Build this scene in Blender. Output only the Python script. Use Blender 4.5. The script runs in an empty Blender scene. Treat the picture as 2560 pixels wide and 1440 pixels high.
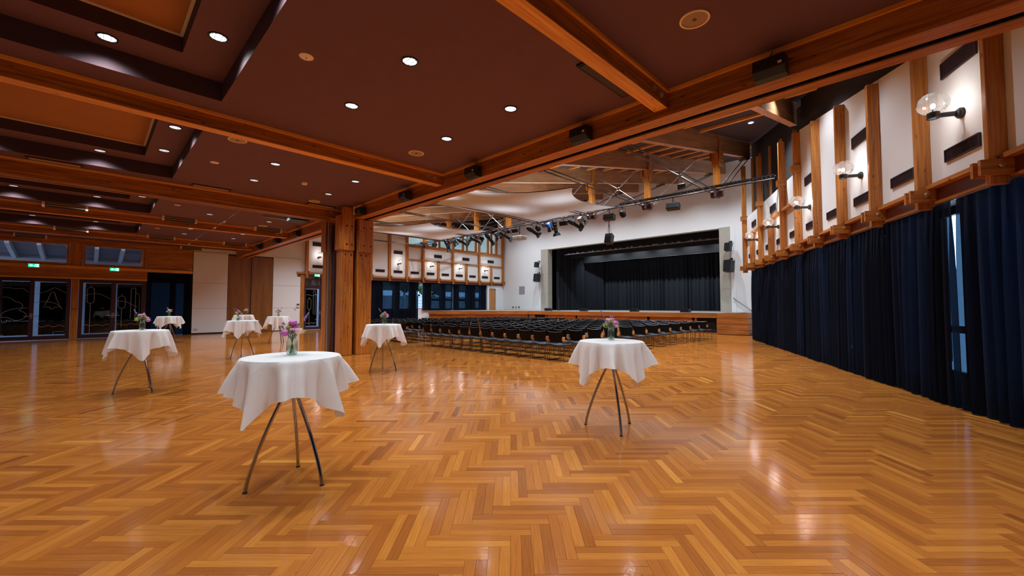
import bpy, math, random
from mathutils import Vector, Matrix
random.seed(11)
sc = bpy.context.scene
COL = sc.collection
R = math.radians
PI = math.pi

# ------------------------------------------------------------------ camera
cam_d = bpy.data.cameras.new('camera')
cam_d.sensor_width = 36.0
cam_d.lens = 1046.0 / 2560.0 * 36.0
cam_d.clip_start = 0.05
cam_d.clip_end = 500
cam = bpy.data.objects.new('camera', cam_d)
cam.location = (0, 0, 1.55)
cam.rotation_euler = (R(90) + math.atan(44 / 1046.0), 0, R(44.8))
COL.objects.link(cam)
sc.camera = cam

# ------------------------------------------------------------------ world, exposure
W = bpy.data.worlds.new('daylight')
sc.world = W
W.use_nodes = True
W.node_tree.nodes['Background'].inputs['Color'].default_value = (0.60, 0.78, 1.0, 1)
W.node_tree.nodes['Background'].inputs['Strength'].default_value = 5.0
sc.view_settings.view_transform = 'Standard'
sc.view_settings.look = 'None'
sc.view_settings.exposure = 0.35
sc.view_settings.gamma = 1.0
sc.view_settings.use_curve_mapping = False
sc.cycles.use_denoising = True
sc.cycles.max_bounces = 7
sc.cycles.diffuse_bounces = 4
sc.cycles.glossy_bounces = 3
sc.cycles.use_adaptive_sampling = True
sc.cycles.adaptive_threshold = 0.06
sc.cycles.light_sampling_threshold = 0.02
sc.cycles.transparent_max_bounces = 16
sc.cycles.sample_clamp_indirect = 6.0
sc.cycles.caustics_reflective = False
sc.cycles.caustics_refractive = False

# lamp strengths (watts), all real lamps of the hall
P_DOWN = 140.0      # recessed downlights, low ceiling
P_HALL = 860.0     # downlights in the high hall roof
P_SCONCE = 80.0    # wall globes
C_DOWN = (0.86, 0.94, 1.0)
C_HALL = (0.84, 0.93, 1.0)
C_SCONCE = (1.0, 0.95, 0.88)

# ------------------------------------------------------------------ helpers
def tag(o, label=None, cat=None, group=None, kind=None):
    if label: o['label'] = label
    if cat: o['category'] = cat
    if group: o['group'] = group
    if kind: o['kind'] = kind
    return o

def empty(name, loc=(0, 0, 0), rz=0.0, parent=None):
    o = bpy.data.objects.new(name, None)
    o.empty_display_size = 0.1
    o.location = loc
    o.rotation_euler = (0, 0, rz)
    COL.objects.link(o)
    if parent: o.parent = parent
    return o

def thing(name, label, cat, loc=(0, 0, 0), rz=0.0, group=None):
    return tag(empty(name, loc, rz), label, cat, group)

class MB:
    """collects geometry for ONE mesh object"""
    def __init__(s, M=None):
        s.v = []; s.f = []; s.uv = []; s.sm = []; s.tone = None
        s.M = M
    def add(s, verts, faces, uvs=None, smooth=False):
        b = len(s.v)
        if s.M is not None:
            verts = [s.M @ Vector(p) for p in verts]
        s.v.extend([tuple(p) for p in verts])
        for i, f in enumerate(faces):
            s.f.append([b + k for k in f])
            s.sm.append(smooth)
            s.uv.append(uvs[i] if uvs else [(verts[k][0], verts[k][2]) for k in f])
        return s
    def box(s, x0, y0, z0, x1, y1, z1, grain=None, c=0.0):
        lo = (min(x0, x1), min(y0, y1), min(z0, z1)); hi = (max(x0, x1), max(y0, y1), max(z0, z1))
        d = [hi[i] - lo[i] for i in range(3)]
        g = d.index(max(d)) if grain is None else grain
        ou, ov = random.random() * 40, random.random() * 40
        if c > 0 and min(d) > 2.5 * c:
            return s._cbox(lo, hi, c, g, ou, ov)
        V = [(x, y, z) for x in (lo[0], hi[0]) for y in (lo[1], hi[1]) for z in (lo[2], hi[2])]
        F = [(0, 1, 3, 2), (4, 6, 7, 5), (0, 4, 5, 1), (2, 3, 7, 6), (0, 2, 6, 4), (1, 5, 7, 3)]
        ax = [0, 0, 1, 1, 2, 2]
        U = []
        for f, a in zip(F, ax):
            o = [i for i in range(3) if i != a]
            u = g if g in o else o[0]
            w = [i for i in o if i != u][0]
            U.append([(V[k][u] + ou, V[k][w] + ov + a * 1.7) for k in f])
        return s.add(V, F, U)
    def _cbox(s, lo, hi, c, g, ou, ov):
        # box with chamfered edges: 24 verts
        V = []; idx = {}
        for a in range(3):
            for sx in (0, 1):
                for sy in (0, 1):
                    for sz in (0, 1):
                        sg = (sx, sy, sz)
                        p = [(hi[i] - c if sg[i] else lo[i] + c) for i in range(3)]
                        p[a] = hi[a] if sg[a] else lo[a]
                        idx[(a, sg)] = len(V); V.append(tuple(p))
        F = []; A = []
        for a in range(3):
            o = [i for i in range(3) if i != a]
            for sd in (0, 1):
                q = []
                for (i, j) in ((0, 0), (1, 0), (1, 1), (0, 1)):
                    sg = [0, 0, 0]; sg[a] = sd; sg[o[0]] = i; sg[o[1]] = j
                    q.append(idx[(a, tuple(sg))])
                flip = (sd == 0) != (a == 1)
                F.append(q[::-1] if flip else q); A.append(a)
        for a in range(3):            # edges parallel to a
            o = [i for i in range(3) if i != a]
            for i in (0, 1):
                for j in (0, 1):
                    s0 = [0, 0, 0]; s1 = [0, 0, 0]
                    s0[a] = 0; s1[a] = 1
                    for t in (s0, s1): t[o[0]] = i; t[o[1]] = j
                    q = [idx[(o[0], tuple(s0))], idx[(o[1], tuple(s0))], idx[(o[1], tuple(s1))], idx[(o[0], tuple(s1))]]
                    n = (Vector(V[q[1]]) - Vector(V[q[0]])).cross(Vector(V[q[2]]) - Vector(V[q[0]]))
                    out = Vector((0, 0, 0)); out[o[0]] = 1 if i else -1; out[o[1]] = 1 if j else -1
                    F.append(q if n.dot(out) > 0 else q[::-1]); A.append(o[0])
        for i in (0, 1):
            for j in (0, 1):
                for k in (0, 1):
                    q = [idx[(a, (i, j, k))] for a in range(3)]
                    n = (Vector(V[q[1]]) - Vector(V[q[0]])).cross(Vector(V[q[2]]) - Vector(V[q[0]]))
                    out = Vector((1 if i else -1, 1 if j else -1, 1 if k else -1))
                    F.append(q if n.dot(out) > 0 else q[::-1]); A.append(0)
        U = []
        for f, a in zip(F, A):
            o = [i for i in range(3) if i != a]
            u = g if g in o else o[0]
            w = [i for i in o if i != u][0]
            U.append([(V[k][u] + ou, V[k][w] + ov + a * 1.7) for k in f])
        return s.add(V, F, U)
    def beam(s, p0, p1, w, h, up=(0, 0, 1)):
        """bar of section w x h from p0 to p1 (p0,p1 = centre line)"""
        p0 = Vector(p0); p1 = Vector(p1); d = (p1 - p0); L = d.length; d.normalize()
        up = Vector(up)
        if abs(d.dot(up)) > 0.99: up = Vector((1, 0, 0))
        x = d.cross(up).normalized(); z = x.cross(d).normalized()
        ou, ov = random.random() * 40, random.random() * 40
        V = []
        for t in (0, 1):
            for (a, b) in ((-1, -1), (1, -1), (1, 1), (-1, 1)):
                V.append((p0 if t == 0 else p1) + x * (a * w / 2) + z * (b * h / 2))
        F = [(3, 2, 1, 0), (4, 5, 6, 7)]; U = [[(0, 0), (w, 0), (w, h), (0, h)]] * 2
        for i in range(4):
            j = (i + 1) % 4
            F.append((i, j, 4 + j, 4 + i)); q = w if i % 2 == 0 else h
            U.append([(ou, ov + i), (ou, ov + i + q), (ou + L, ov + i + q), (ou + L, ov + i)])
        return s.add(V, F, U)
    def prism(s, pts, vec):
        n = len(pts); vec = Vector(vec)
        V = [Vector(p) for p in pts] + [Vector(p) + vec for p in pts]
        nn = Vector((0, 0, 0))
        for i in range(n):
            nn += (V[i]).cross(V[(i + 1) % n])
        flip = nn.dot(vec) > 0
        F = [list(range(n)), list(range(n, 2 * n))]
        F[0 if flip else 1].reverse()
        for i in range(n):
            j = (i + 1) % n
            F.append((i, j, n + j, n + i) if flip else (j, i, n + i, n + j))
        return s.add(V, F)
    def quad(s, a, b, c, d, uv=None):
        return s.add([a, b, c, d], [(0, 1, 2, 3)], [uv] if uv else None)
    def cyl(s, p0, p1, r0, r1=None, n=12, caps=True, smooth=True):
        r1 = r0 if r1 is None else r1
        p0 = Vector(p0); p1 = Vector(p1); d = (p1 - p0).normalized()
        a = Vector((0, 0, 1)) if abs(d.z) < 0.9 else Vector((1, 0, 0))
        x = d.cross(a).normalized(); y = d.cross(x)
        V = []
        for p, r in ((p0, r0), (p1, r1)):
            for i in range(n):
                t = 2 * PI * i / n
                V.append(p + x * (math.cos(t) * r) + y * (math.sin(t) * r))
        F = [(i, (i + 1) % n, n + (i + 1) % n, n + i) for i in range(n)]
        s.add(V, F, None, smooth)
        if caps:
            if r0 > 1e-5: s.add(V[:n], [list(range(n))[::-1]])
            if r1 > 1e-5: s.add(V[n:], [list(range(n))])
        return s
    def tube(s, pts, r, n=6, caps=True, flat=1.0):
        pts = [Vector(p) for p in pts]; m = len(pts)
        rad = r if isinstance(r, (list, tuple)) else [r] * m
        V = []; prev = None
        for i, p in enumerate(pts):
            d = (pts[min(i + 1, m - 1)] - pts[max(i - 1, 0)]).normalized()
            if prev is None:
                a = Vector((0, 0, 1)) if abs(d.z) < 0.9 else Vector((1, 0, 0))
                x = d.cross(a).normalized()
            else:
                x = (prev - d * prev.dot(d)).normalized()
            prev = x; y = d.cross(x)
            for k in range(n):
                t = 2 * PI * k / n
                V.append(p + x * (math.cos(t) * rad[i]) + y * (math.sin(t) * rad[i] * flat))
        F = []
        for i in range(m - 1):
            for k in range(n):
                F.append((i * n + k, i * n + (k + 1) % n, (i + 1) * n + (k + 1) % n, (i + 1) * n + k))
        s.add(V, F, None, n > 4)
        if caps:
            s.add(V[:n], [list(range(n))[::-1]]); s.add(V[-n:], [list(range(n))])
        return s
    def lathe(s, prof, c=(0, 0, 0), n=20, smooth=True):
        c = Vector(c); V = []
        for (r, z) in prof:
            for k in range(n):
                t = 2 * PI * k / n
                V.append(c + Vector((math.cos(t) * r, math.sin(t) * r, z)))
        F = []
        for i in range(len(prof) - 1):
            for k in range(n):
                F.append((i * n + k, i * n + (k + 1) % n, (i + 1) * n + (k + 1) % n, (i + 1) * n + k))
        return s.add(V, F, None, smooth)
    def ball(s, c, r, n=10, m=6, sc_=(1, 1, 1), smooth=True, fn=None):
        V = []; c = Vector(c)
        for j in range(m + 1):
            ph = PI * j / m
            for k in range(n):
                t = 2 * PI * k / n
                rr = r * (fn(t, ph) if fn else 1)
                V.append(c + Vector((math.sin(ph) * math.cos(t) * rr * sc_[0], math.sin(ph) * math.sin(t) * rr * sc_[1], math.cos(ph) * rr * sc_[2])))
        F = []
        for j in range(m):
            for k in range(n):
                F.append((j * n + k, (j + 1) * n + k, (j + 1) * n + (k + 1) % n, j * n + (k + 1) % n))
        return s.add(V, F, None, smooth)
    def grid(s, fn, nu, nv, uvf=None, smooth=True):
        V = []; UV = []
        for j in range(nv + 1):
            for i in range(nu + 1):
                u, v = i / nu, j / nv
                V.append(fn(u, v)); UV.append(uvf(u, v) if uvf else (u, v))
        F = []; U = []
        for j in range(nv):
            for i in range(nu):
                a = j * (nu + 1) + i
                q = (a, a + 1, a + nu + 2, a + nu + 1)
                F.append(q); U.append([UV[k] for k in q])
        return s.add(V, F, U, smooth)
    def mesh(s, name):
        me = bpy.data.meshes.new(name)
        me.from_pydata(s.v, [], s.f)
        ul = me.uv_layers.new(name='UVMap')
        flat = []
        for q in s.uv:
            for p in q: flat.extend((p[0], p[1]))
        ul.data.foreach_set('uv', flat)
        me.polygons.foreach_set('use_smooth', s.sm)
        if s.tone is not None:
            at = me.attributes.new('tone', 'FLOAT', 'FACE')
            at.data.foreach_set('value', s.tone)
        me.update()
        if any(s.sm):
            try: me.set_sharp_from_angle(angle=R(50))
            except Exception: pass
        return me
    def build(s, name, material, parent=None, loc=None, rz=0.0, bevel=0.0):
        me = s.mesh(name)
        me.materials.append(material)
        return link(name, me, parent, loc, rz, bevel)

def link(name, me, parent=None, loc=None, rz=0.0, bevel=0.0):
    o = bpy.data.objects.new(name, me)
    COL.objects.link(o)
    if parent: o.parent = parent
    if loc: o.location = loc
    if rz: o.rotation_euler = (0, 0, rz)
    if bevel:
        b = o.modifiers.new('edge', 'BEVEL'); b.width = bevel; b.segments = 2; b.limit_method = 'ANGLE'
    return o

KIDS = {}
def copy_tree(root, loc=None, rz=None, label=None, parent=None):
    r = root.copy(); COL.objects.link(r)
    if parent is not None: r.parent = parent
    if loc is not None: r.location = loc
    if rz is not None: r.rotation_euler = (0, 0, rz)
    if label: r['label'] = label
    for ch in list(root.children):
        if ch.type != 'LIGHT': copy_tree(ch, parent=r)
    return r

# ------------------------------------------------------------------ materials
def nt(name):
    m = bpy.data.materials.new(name); m.use_nodes = True
    n = m.node_tree.nodes; b = n['Principled BSDF']
    return m, n, m.node_tree.links, b

def lin(c):
    return tuple(((x / 255.0) / 12.92 if x / 255.0 <= 0.04045 else ((x / 255.0 + 0.055) / 1.055) ** 2.4) for x in c) + (1,)

def plain(name, rgb, rough=0.5, metal=0.0, spec=0.5, var=0.0, vscale=6.0, bump=0.0, bscale=60.0, **kw):
    m, n, l, b = nt(name)
    c = lin(rgb)
    b.inputs['Base Color'].default_value = c
    b.inputs['Roughness'].default_value = rough
    b.inputs['Metallic'].default_value = metal
    b.inputs['Specular IOR Level'].default_value = spec
    for k, v in kw.items(): b.inputs[k.replace('_', ' ')].default_value = v
    tc = n.new('ShaderNodeTexCoord')
    if var > 0:
        t = n.new('ShaderNodeTexNoise'); t.inputs['Scale'].default_value = vscale; t.inputs['Detail'].default_value = 4
        l.new(tc.outputs['Object'], t.inputs['Vector'])
        r = n.new('ShaderNodeMixRGB'); r.blend_type = 'MIX'
        r.inputs['Color1'].default_value = tuple(x * (1 - var) for x in c[:3]) + (1,)
        r.inputs['Color2'].default_value = tuple(min(1, x * (1 + var)) for x in c[:3]) + (1,)
        l.new(t.outputs['Fac'], r.inputs['Fac']); l.new(r.outputs['Color'], b.inputs['Base Color'])
    if bump > 0:
        t2 = n.new('ShaderNodeTexNoise'); t2.inputs['Scale'].default_value = bscale; t2.inputs['Detail'].default_value = 3
        l.new(tc.outputs['Object'], t2.inputs['Vector'])
        bp = n.new('ShaderNodeBump'); bp.inputs['Strength'].default_value = bump; bp.inputs['Distance'].default_value = 0.01
        l.new(t2.outputs['Fac'], bp.inputs['Height']); l.new(bp.outputs['Normal'], b.inputs['Normal'])
    return m

def wood(name, dark, mid, light, rough=0.45, knots=0.5, ux=1.2, vx=26.0, spec=0.4, lam=0.0):
    """timber: grain runs along U (metres); knots, optional lamella joints every `lam` metres across V"""
    m, n, l, b = nt(name)
    b.inputs['Roughness'].default_value = rough
    b.inputs['Specular IOR Level'].default_value = spec
    uv = n.new('ShaderNodeUVMap'); uv.uv_map = 'UVMap'
    mp = n.new('ShaderNodeMapping'); mp.inputs['Scale'].default_value = (ux, vx, 1)
    l.new(uv.outputs['UV'], mp.inputs['Vector'])
    t = n.new('ShaderNodeTexNoise'); t.inputs['Scale'].default_value = 1.0; t.inputs['Detail'].default_value = 5; t.inputs['Distortion'].default_value = 0.6
    l.new(mp.outputs['Vector'], t.inputs['Vector'])
    cr = n.new('ShaderNodeValToRGB')
    cr.color_ramp.elements[0].position = 0.30; cr.color_ramp.elements[0].color = lin(dark)
    cr.color_ramp.elements[1].position = 0.72; cr.color_ramp.elements[1].color = lin(light)
    e = cr.color_ramp.elements.new(0.5); e.color = lin(mid)
    l.new(t.outputs['Fac'], cr.inputs['Fac'])
    out = cr.outputs['Color']
    # broad tone change between boards
    mp2 = n.new('ShaderNodeMapping'); mp2.inputs['Scale'].default_value = (0.35, 4.0, 1)
    l.new(uv.outputs['UV'], mp2.inputs['Vector'])
    t2 = n.new('ShaderNodeTexNoise'); t2.inputs['Scale'].default_value = 1.0; t2.inputs['Detail'].default_value = 2
    l.new(mp2.outputs['Vector'], t2.inputs['Vector'])
    mr = n.new('ShaderNodeMapRange'); mr.inputs['From Min'].default_value = 0.3; mr.inputs['From Max'].default_value = 0.7
    mr.inputs['To Min'].default_value = 0.78; mr.inputs['To Max'].default_value = 1.18
    l.new(t2.outputs['Fac'], mr.inputs['Value'])
    mx = n.new('ShaderNodeMixRGB'); mx.blend_type = 'MULTIPLY'; mx.inputs['Fac'].default_value = 1
    l.new(out, mx.inputs['Color1']); l.new(mr.outputs['Result'], mx.inputs['Color2'])
    out = mx.outputs['Color']
    if knots > 0:
        mp3 = n.new('ShaderNodeMapping'); mp3.inputs['Scale'].default_value = (3.2, 9.0, 1)
        l.new(uv.outputs['UV'], mp3.inputs['Vector'])
        vo = n.new('ShaderNodeTexVoronoi'); vo.inputs['Scale'].default_value = 1.0; vo.inputs['Randomness'].default_value = 1.0
        l.new(mp3.outputs['Vector'], vo.inputs['Vector'])
        k = n.new('ShaderNodeMapRange'); k.inputs['From Min'].default_value = 0.06; k.inputs['From Max'].default_value = 0.15
        k.inputs['To Min'].default_value = knots; k.inputs['To Max'].default_value = 0.0
        l.new(vo.outputs['Distance'], k.inputs['Value'])
        mk = n.new('ShaderNodeMixRGB'); mk.inputs['Color2'].default_value = lin(tuple(x * 0.42 for x in dark))
        l.new(k.outputs['Result'], mk.inputs['Fac']); l.new(out, mk.inputs['Color1'])
        out = mk.outputs['Color']
    if lam > 0:
        sp = n.new('ShaderNodeSeparateXYZ'); l.new(uv.outputs['UV'], sp.inputs['Vector'])
        dv = n.new('ShaderNodeMath'); dv.operation = 'DIVIDE'; dv.inputs[1].default_value = lam
        l.new(sp.outputs['Y'], dv.inputs[0])
        fr = n.new('ShaderNodeMath'); fr.operation = 'FRACT'; l.new(dv.outputs[0], fr.inputs[0])
        lt = n.new('ShaderNodeMath'); lt.operation = 'LESS_THAN'; lt.inputs[1].default_value = 0.045
        l.new(fr.outputs[0], lt.inputs[0])
        ml = n.new('ShaderNodeMath'); ml.operation = 'MULTIPLY'; ml.inputs[1].default_value = 0.45
        l.new(lt.outputs[0], ml.inputs[0])
        mk2 = n.new('ShaderNodeMixRGB'); mk2.inputs['Color2'].default_value = lin(tuple(x * 0.6 for x in dark))
        l.new(ml.outputs[0], mk2.inputs['Fac']); l.new(out, mk2.inputs['Color1'])
        out = mk2.outputs['Color']
    l.new(out, b.inputs['Base Color'])
    bp = n.new('ShaderNodeBump'); bp.inputs['Strength'].default_value = 0.08; bp.inputs['Distance'].default_value = 0.01
    l.new(t.outputs['Fac'], bp.inputs['Height']); l.new(bp.outputs['Normal'], b.inputs['Normal'])
    return m

def floor_wood(name, per_object):
    m, n, l, b = nt(name)
    uv = n.new('ShaderNodeUVMap'); uv.uv_map = 'UVMap'
    at = n.new('ShaderNodeAttribute'); at.attribute_name = 'tone'
    tone = at.outputs['Fac']
    vec = uv.outputs['UV']
    if per_object:
        oi = n.new('ShaderNodeObjectInfo')
        cmb = n.new('ShaderNodeCombineXYZ')
        ml = n.new('ShaderNodeMath'); ml.operation = 'MULTIPLY'; ml.inputs[1].default_value = 57.0
        l.new(oi.outputs['Random'], ml.inputs[0]); l.new(ml.outputs[0], cmb.inputs['X']); l.new(ml.outputs[0], cmb.inputs['Y'])
        ad = n.new('ShaderNodeVectorMath'); ad.operation = 'ADD'
        l.new(vec, ad.inputs[0]); l.new(cmb.outputs['Vector'], ad.inputs[1]); vec = ad.outputs['Vector']
        tm = n.new('ShaderNodeMapRange'); tm.inputs['To Min'].default_value = 0.2; tm.inputs['To Max'].default_value = 0.8
        l.new(oi.outputs['Random'], tm.inputs['Value']); tone = tm.outputs['Result']
    cr = n.new('ShaderNodeValToRGB'); E_ = cr.color_ramp.elements
    E_[0].position = 0.0; E_[0].color = lin((126, 68, 30))
    E_[1].position = 1.0; E_[1].color = lin((212, 146, 68))
    for p, c in ((0.18, (148, 84, 36)), (0.45, (168, 99, 41)), (0.72, (182, 113, 47)), (0.9, (196, 127, 54))):
        e = E_.new(p); e.color = lin(c)
    l.new(tone, cr.inputs['Fac'])
    mp = n.new('ShaderNodeMapping'); mp.inputs['Scale'].default_value = (3.5, 95.0, 1)
    l.new(vec, mp.inputs['Vector'])
    t = n.new('ShaderNodeTexNoise'); t.inputs['Scale'].default_value = 1; t.inputs['Detail'].default_value = 5
    l.new(mp.outputs['Vector'], t.inputs['Vector'])
    mr = n.new('ShaderNodeMapRange'); mr.inputs['From Min'].default_value = 0.28; mr.inputs['From Max'].default_value = 0.72
    mr.inputs['To Min'].default_value = 0.80; mr.inputs['To Max'].default_value = 1.14
    l.new(t.outputs['Fac'], mr.inputs['Value'])
    mx = n.new('ShaderNodeMixRGB'); mx.blend_type = 'MULTIPLY'; mx.inputs['Fac'].default_value = 1
    l.new(cr.outputs['Color'], mx.inputs['Color1']); l.new(mr.outputs['Result'], mx.inputs['Color2'])
    # small dark dents and pale scuffs
    mp2 = n.new('ShaderNodeMapping'); mp2.inputs['Scale'].default_value = (5.0, 12.0, 1)
    l.new(vec, mp2.inputs['Vector'])
    vo = n.new('ShaderNodeTexVoronoi'); vo.inputs['Scale'].default_value = 1
    l.new(mp2.outputs['Vector'], vo.inputs['Vector'])
    k = n.new('ShaderNodeMapRange'); k.inputs['From Min'].default_value = 0.02; k.inputs['From Max'].default_value = 0.05
    k.inputs['To Min'].default_value = 0.7; k.inputs['To Max'].default_value = 0.0
    l.new(vo.outputs['Distance'], k.inputs['Value'])
    mk = n.new('ShaderNodeMixRGB'); mk.inputs['Color2'].default_value = lin((70, 38, 18))
    l.new(k.outputs['Result'], mk.inputs['Fac']); l.new(mx.outputs['Color'], mk.inputs['Color1'])
    l.new(mk.outputs['Color'], b.inputs['Base Color'])
    tc = n.new('ShaderNodeNewGeometry')
    t3 = n.new('ShaderNodeTexNoise'); t3.inputs['Scale'].default_value = 2.2; t3.inputs['Detail'].default_value = 3
    l.new(tc.outputs['Position'], t3.inputs['Vector'])
    rr = n.new('ShaderNodeMapRange'); rr.inputs['To Min'].default_value = 0.07; rr.inputs['To Max'].default_value = 0.16
    l.new(t3.outputs['Fac'], rr.inputs['Value']); l.new(rr.outputs['Result'], b.inputs['Roughness'])
    b.inputs['Specular IOR Level'].default_value = 0.5
    t4 = n.new('ShaderNodeTexNoise'); t4.inputs['Scale'].default_value = 28; t4.inputs['Detail'].default_value = 2
    l.new(tc.outputs['Position'], t4.inputs['Vector'])
    bp = n.new('ShaderNodeBump'); bp.inputs['Strength'].default_value = 0.05; bp.inputs['Distance'].default_value = 0.01
    l.new(t4.outputs['Fac'], bp.inputs['Height']); l.new(bp.outputs['Normal'], b.inputs['Normal'])
    return m

def fabric(name, rgb, trans=None, rough=0.9, tw=0.4, bump=0.15, bscale=300):
    """cloth: diffuse front, part of the light passes through"""
    m, n, l, b = nt(name)
    b.inputs['Base Color'].default_value = lin(rgb); b.inputs['Roughness'].default_value = rough
    b.inputs['Specular IOR Level'].default_value = 0.15
    tc = n.new('ShaderNodeTexCoord')
    t = n.new('ShaderNodeTexNoise'); t.inputs['Scale'].default_value = bscale
    l.new(tc.outputs['Object'], t.inputs['Vector'])
    bp = n.new('ShaderNodeBump'); bp.inputs['Strength'].default_value = bump; bp.inputs['Distance'].default_value = 0.002
    l.new(t.outputs['Fac'], bp.inputs['Height']); l.new(bp.outputs['Normal'], b.inputs['Normal'])
    if trans:
        tr = n.new('ShaderNodeBsdfTranslucent'); tr.inputs['Color'].default_value = lin(trans)
        mx = n.new('ShaderNodeMixShader'); mx.inputs['Fac'].default_value = tw
        l.new(b.outputs['BSDF'], mx.inputs[1]); l.new(tr.outputs['BSDF'], mx.inputs[2])
        l.new(mx.outputs['Shader'], n['Material Output'].inputs['Surface'])
    return m

def thin_glass(name, tint=(1, 1, 1), refl=0.10, rough=0.02):
    m, n, l, b = nt(name)
    n.remove(b)
    tr = n.new('ShaderNodeBsdfTransparent'); tr.inputs['Color'].default_value = tuple(tint) + (1,)
    gl = n.new('ShaderNodeBsdfGlossy'); gl.inputs['Roughness'].default_value = rough
    fr = n.new('ShaderNodeLayerWeight'); fr.inputs['Blend'].default_value = 0.35
    mr = n.new('ShaderNodeMapRange'); mr.inputs['To Min'].default_value = refl * 0.5; mr.inputs['To Max'].default_value = min(1.0, refl * 5)
    l.new(fr.outputs['Facing'], mr.inputs['Value'])
    mx = n.new('ShaderNodeMixShader')
    l.new(mr.outputs['Result'], mx.inputs['Fac']); l.new(tr.outputs['BSDF'], mx.inputs[1]); l.new(gl.outputs['BSDF'], mx.inputs[2])
    l.new(mx.outputs['Shader'], n['Material Output'].inputs['Surface'])
    return m

def glow(name, rgb, strength):
    m, n, l, b = nt(name)
    b.inputs['Base Color'].default_value = lin(rgb)
    b.inputs['Emission Color'].default_value = lin(rgb); b.inputs['Emission Strength'].default_value = strength
    return m

M = {}
M['beam'] = wood('beam_timber', (124, 68, 22), (166, 96, 32), (194, 124, 48), 0.42, 0.9)
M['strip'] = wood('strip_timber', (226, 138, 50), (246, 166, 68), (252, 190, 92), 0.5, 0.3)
M['beam_under'] = wood('beam_lit_timber', (212, 128, 46), (240, 162, 68), (250, 188, 92), 0.45, 0.6)  # beam timber brightened, light from the floor put into the colour
M['rafter'] = wood('rafter_timber', (140, 94, 60), (168, 116, 76), (190, 138, 94), 0.55, 0.3, lam=0.04)
M['post'] = wood('post_timber', (156, 92, 38), (186, 118, 54), (208, 142, 72), 0.42, 0.85)
M['column'] = wood('column_timber', (138, 76, 24), (176, 104, 34), (200, 130, 50), 0.40, 0.9)
M['lintel'] = wood('lintel_timber', (144, 78, 24), (186, 110, 36), (208, 136, 54), 0.42, 0.9)
M['panelwood'] = wood('door_panel_veneer', (118, 72, 34), (138, 88, 42), (152, 102, 52), 0.35, 0.0, ux=1.0, vx=60)
M['stagewood'] = wood('stage_timber', (136, 78, 32), (166, 100, 44), (188, 122, 60), 0.40, 0.15)
M['beech'] = wood('beech', (170, 112, 62), (196, 136, 80), (212, 156, 98), 0.45, 0.0)
M['floor'] = floor_wood('parquet', False)
M['plank'] = floor_wood('parquet_strip', True)
M['gap'] = plain('parquet_joint', (58, 32, 16), 0.7)
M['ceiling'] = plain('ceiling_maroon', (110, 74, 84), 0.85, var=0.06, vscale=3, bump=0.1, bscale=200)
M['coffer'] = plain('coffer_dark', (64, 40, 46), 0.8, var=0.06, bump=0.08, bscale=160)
M['coffer_cloth'] = plain('coffer_cloth', (176, 114, 62), 0.85, var=0.10, vscale=1.4, bump=0.1, bscale=90)
M['coffer_frame'] = plain('coffer_frame', (240, 222, 196), 0.5)
M['hallceil'] = plain('hall_ceiling', (66, 44, 48), 0.85, var=0.08, vscale=2)
M['darkroof'] = plain('dark_roof_edge', (34, 26, 28), 0.85)
M['white'] = plain('white_plaster', (238, 239, 241), 0.75, var=0.015, vscale=2, bump=0.05, bscale=50)
M['whitepanel'] = plain('white_panel', (236, 236, 238), 0.55, var=0.01, vscale=1)
M['purple'] = plain('plum_board', (92, 48, 44), 0.3, var=0.1, vscale=1.5)
M['plumframe'] = plain('plum_frame', (58, 26, 32), 0.4)
M['grille'] = plain('grille_plum', (50, 28, 34), 0.5)
M['grilleback'] = plain('grille_back', (24, 16, 20), 0.8)
M['curtain'] = fabric('curtain_navy', (17, 21, 34), (12, 24, 40), tw=0.30)
M['black_curtain'] = fabric('curtain_black', (44, 47, 54), None)
M['door_drape'] = plain('door_drape_black', (9, 9, 10), 0.95, spec=0.05)
def sheer(m, f, tint):
    n = m.node_tree.nodes; l = m.node_tree.links; out = n['Material Output']
    src = out.inputs['Surface'].links[0].from_socket
    tr = n.new('ShaderNodeBsdfTransparent'); tr.inputs['Color'].default_value = tuple(tint) + (1,)
    mx = n.new('ShaderNodeMixShader'); mx.inputs['Fac'].default_value = f
    l.new(src, mx.inputs[1]); l.new(tr.outputs['BSDF'], mx.inputs[2]); l.new(mx.outputs['Shader'], out.inputs['Surface'])
sheer(M['curtain'], 0.065, (0.36, 0.68, 1.0))
M['stageblack'] = plain('stage_black', (20, 21, 24), 0.9)
M['sail'] = fabric('sail_cloth', (234, 238, 244), (206, 210, 216), tw=0.07, bump=0.05)
M['chrome'] = plain('chrome', (170, 170, 175), 0.14, 1.0)
M['tubechrome'] = plain('smoked_chrome', (168, 164, 162), 0.10, 1.0)
M['chairtube'] = plain('chair_tube', (104, 102, 104), 0.2, 1.0)
M['steel'] = plain('steel', (150, 150, 155), 0.35, 0.9)
M['bolt'] = plain('bolt_steel', (196, 186, 172), 0.35, 0.6)
M['darkbolt'] = plain('bolt_dark', (74, 58, 48), 0.4, 0.7)
M['rod'] = plain('tie_rod', (82, 66, 66), 0.35, 0.7)
M['node'] = plain('truss_node', (68, 40, 42), 0.5)
M['black'] = plain('black_plastic', (24, 24, 26), 0.5)
M['blackmetal'] = plain('black_metal', (22, 23, 27), 0.4, 0.3)
M['greymetal'] = plain('grey_metal', (70, 72, 74), 0.45, 0.5)
M['track'] = plain('track_metal', (52, 36, 40), 0.35, 0.7)
M['alu'] = plain('aluminium', (166, 158, 152), 0.35, 0.8)
M['seat'] = plain('seat_fabric', (34, 42, 54), 0.85, var=0.1, vscale=20, bump=0.1, bscale=300)
M['back'] = plain('backrest_black', (13, 14, 17), 0.8, spec=0.2)
M['backrim'] = plain('backrest_rim', (92, 94, 98), 0.35, 0.5)
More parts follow.
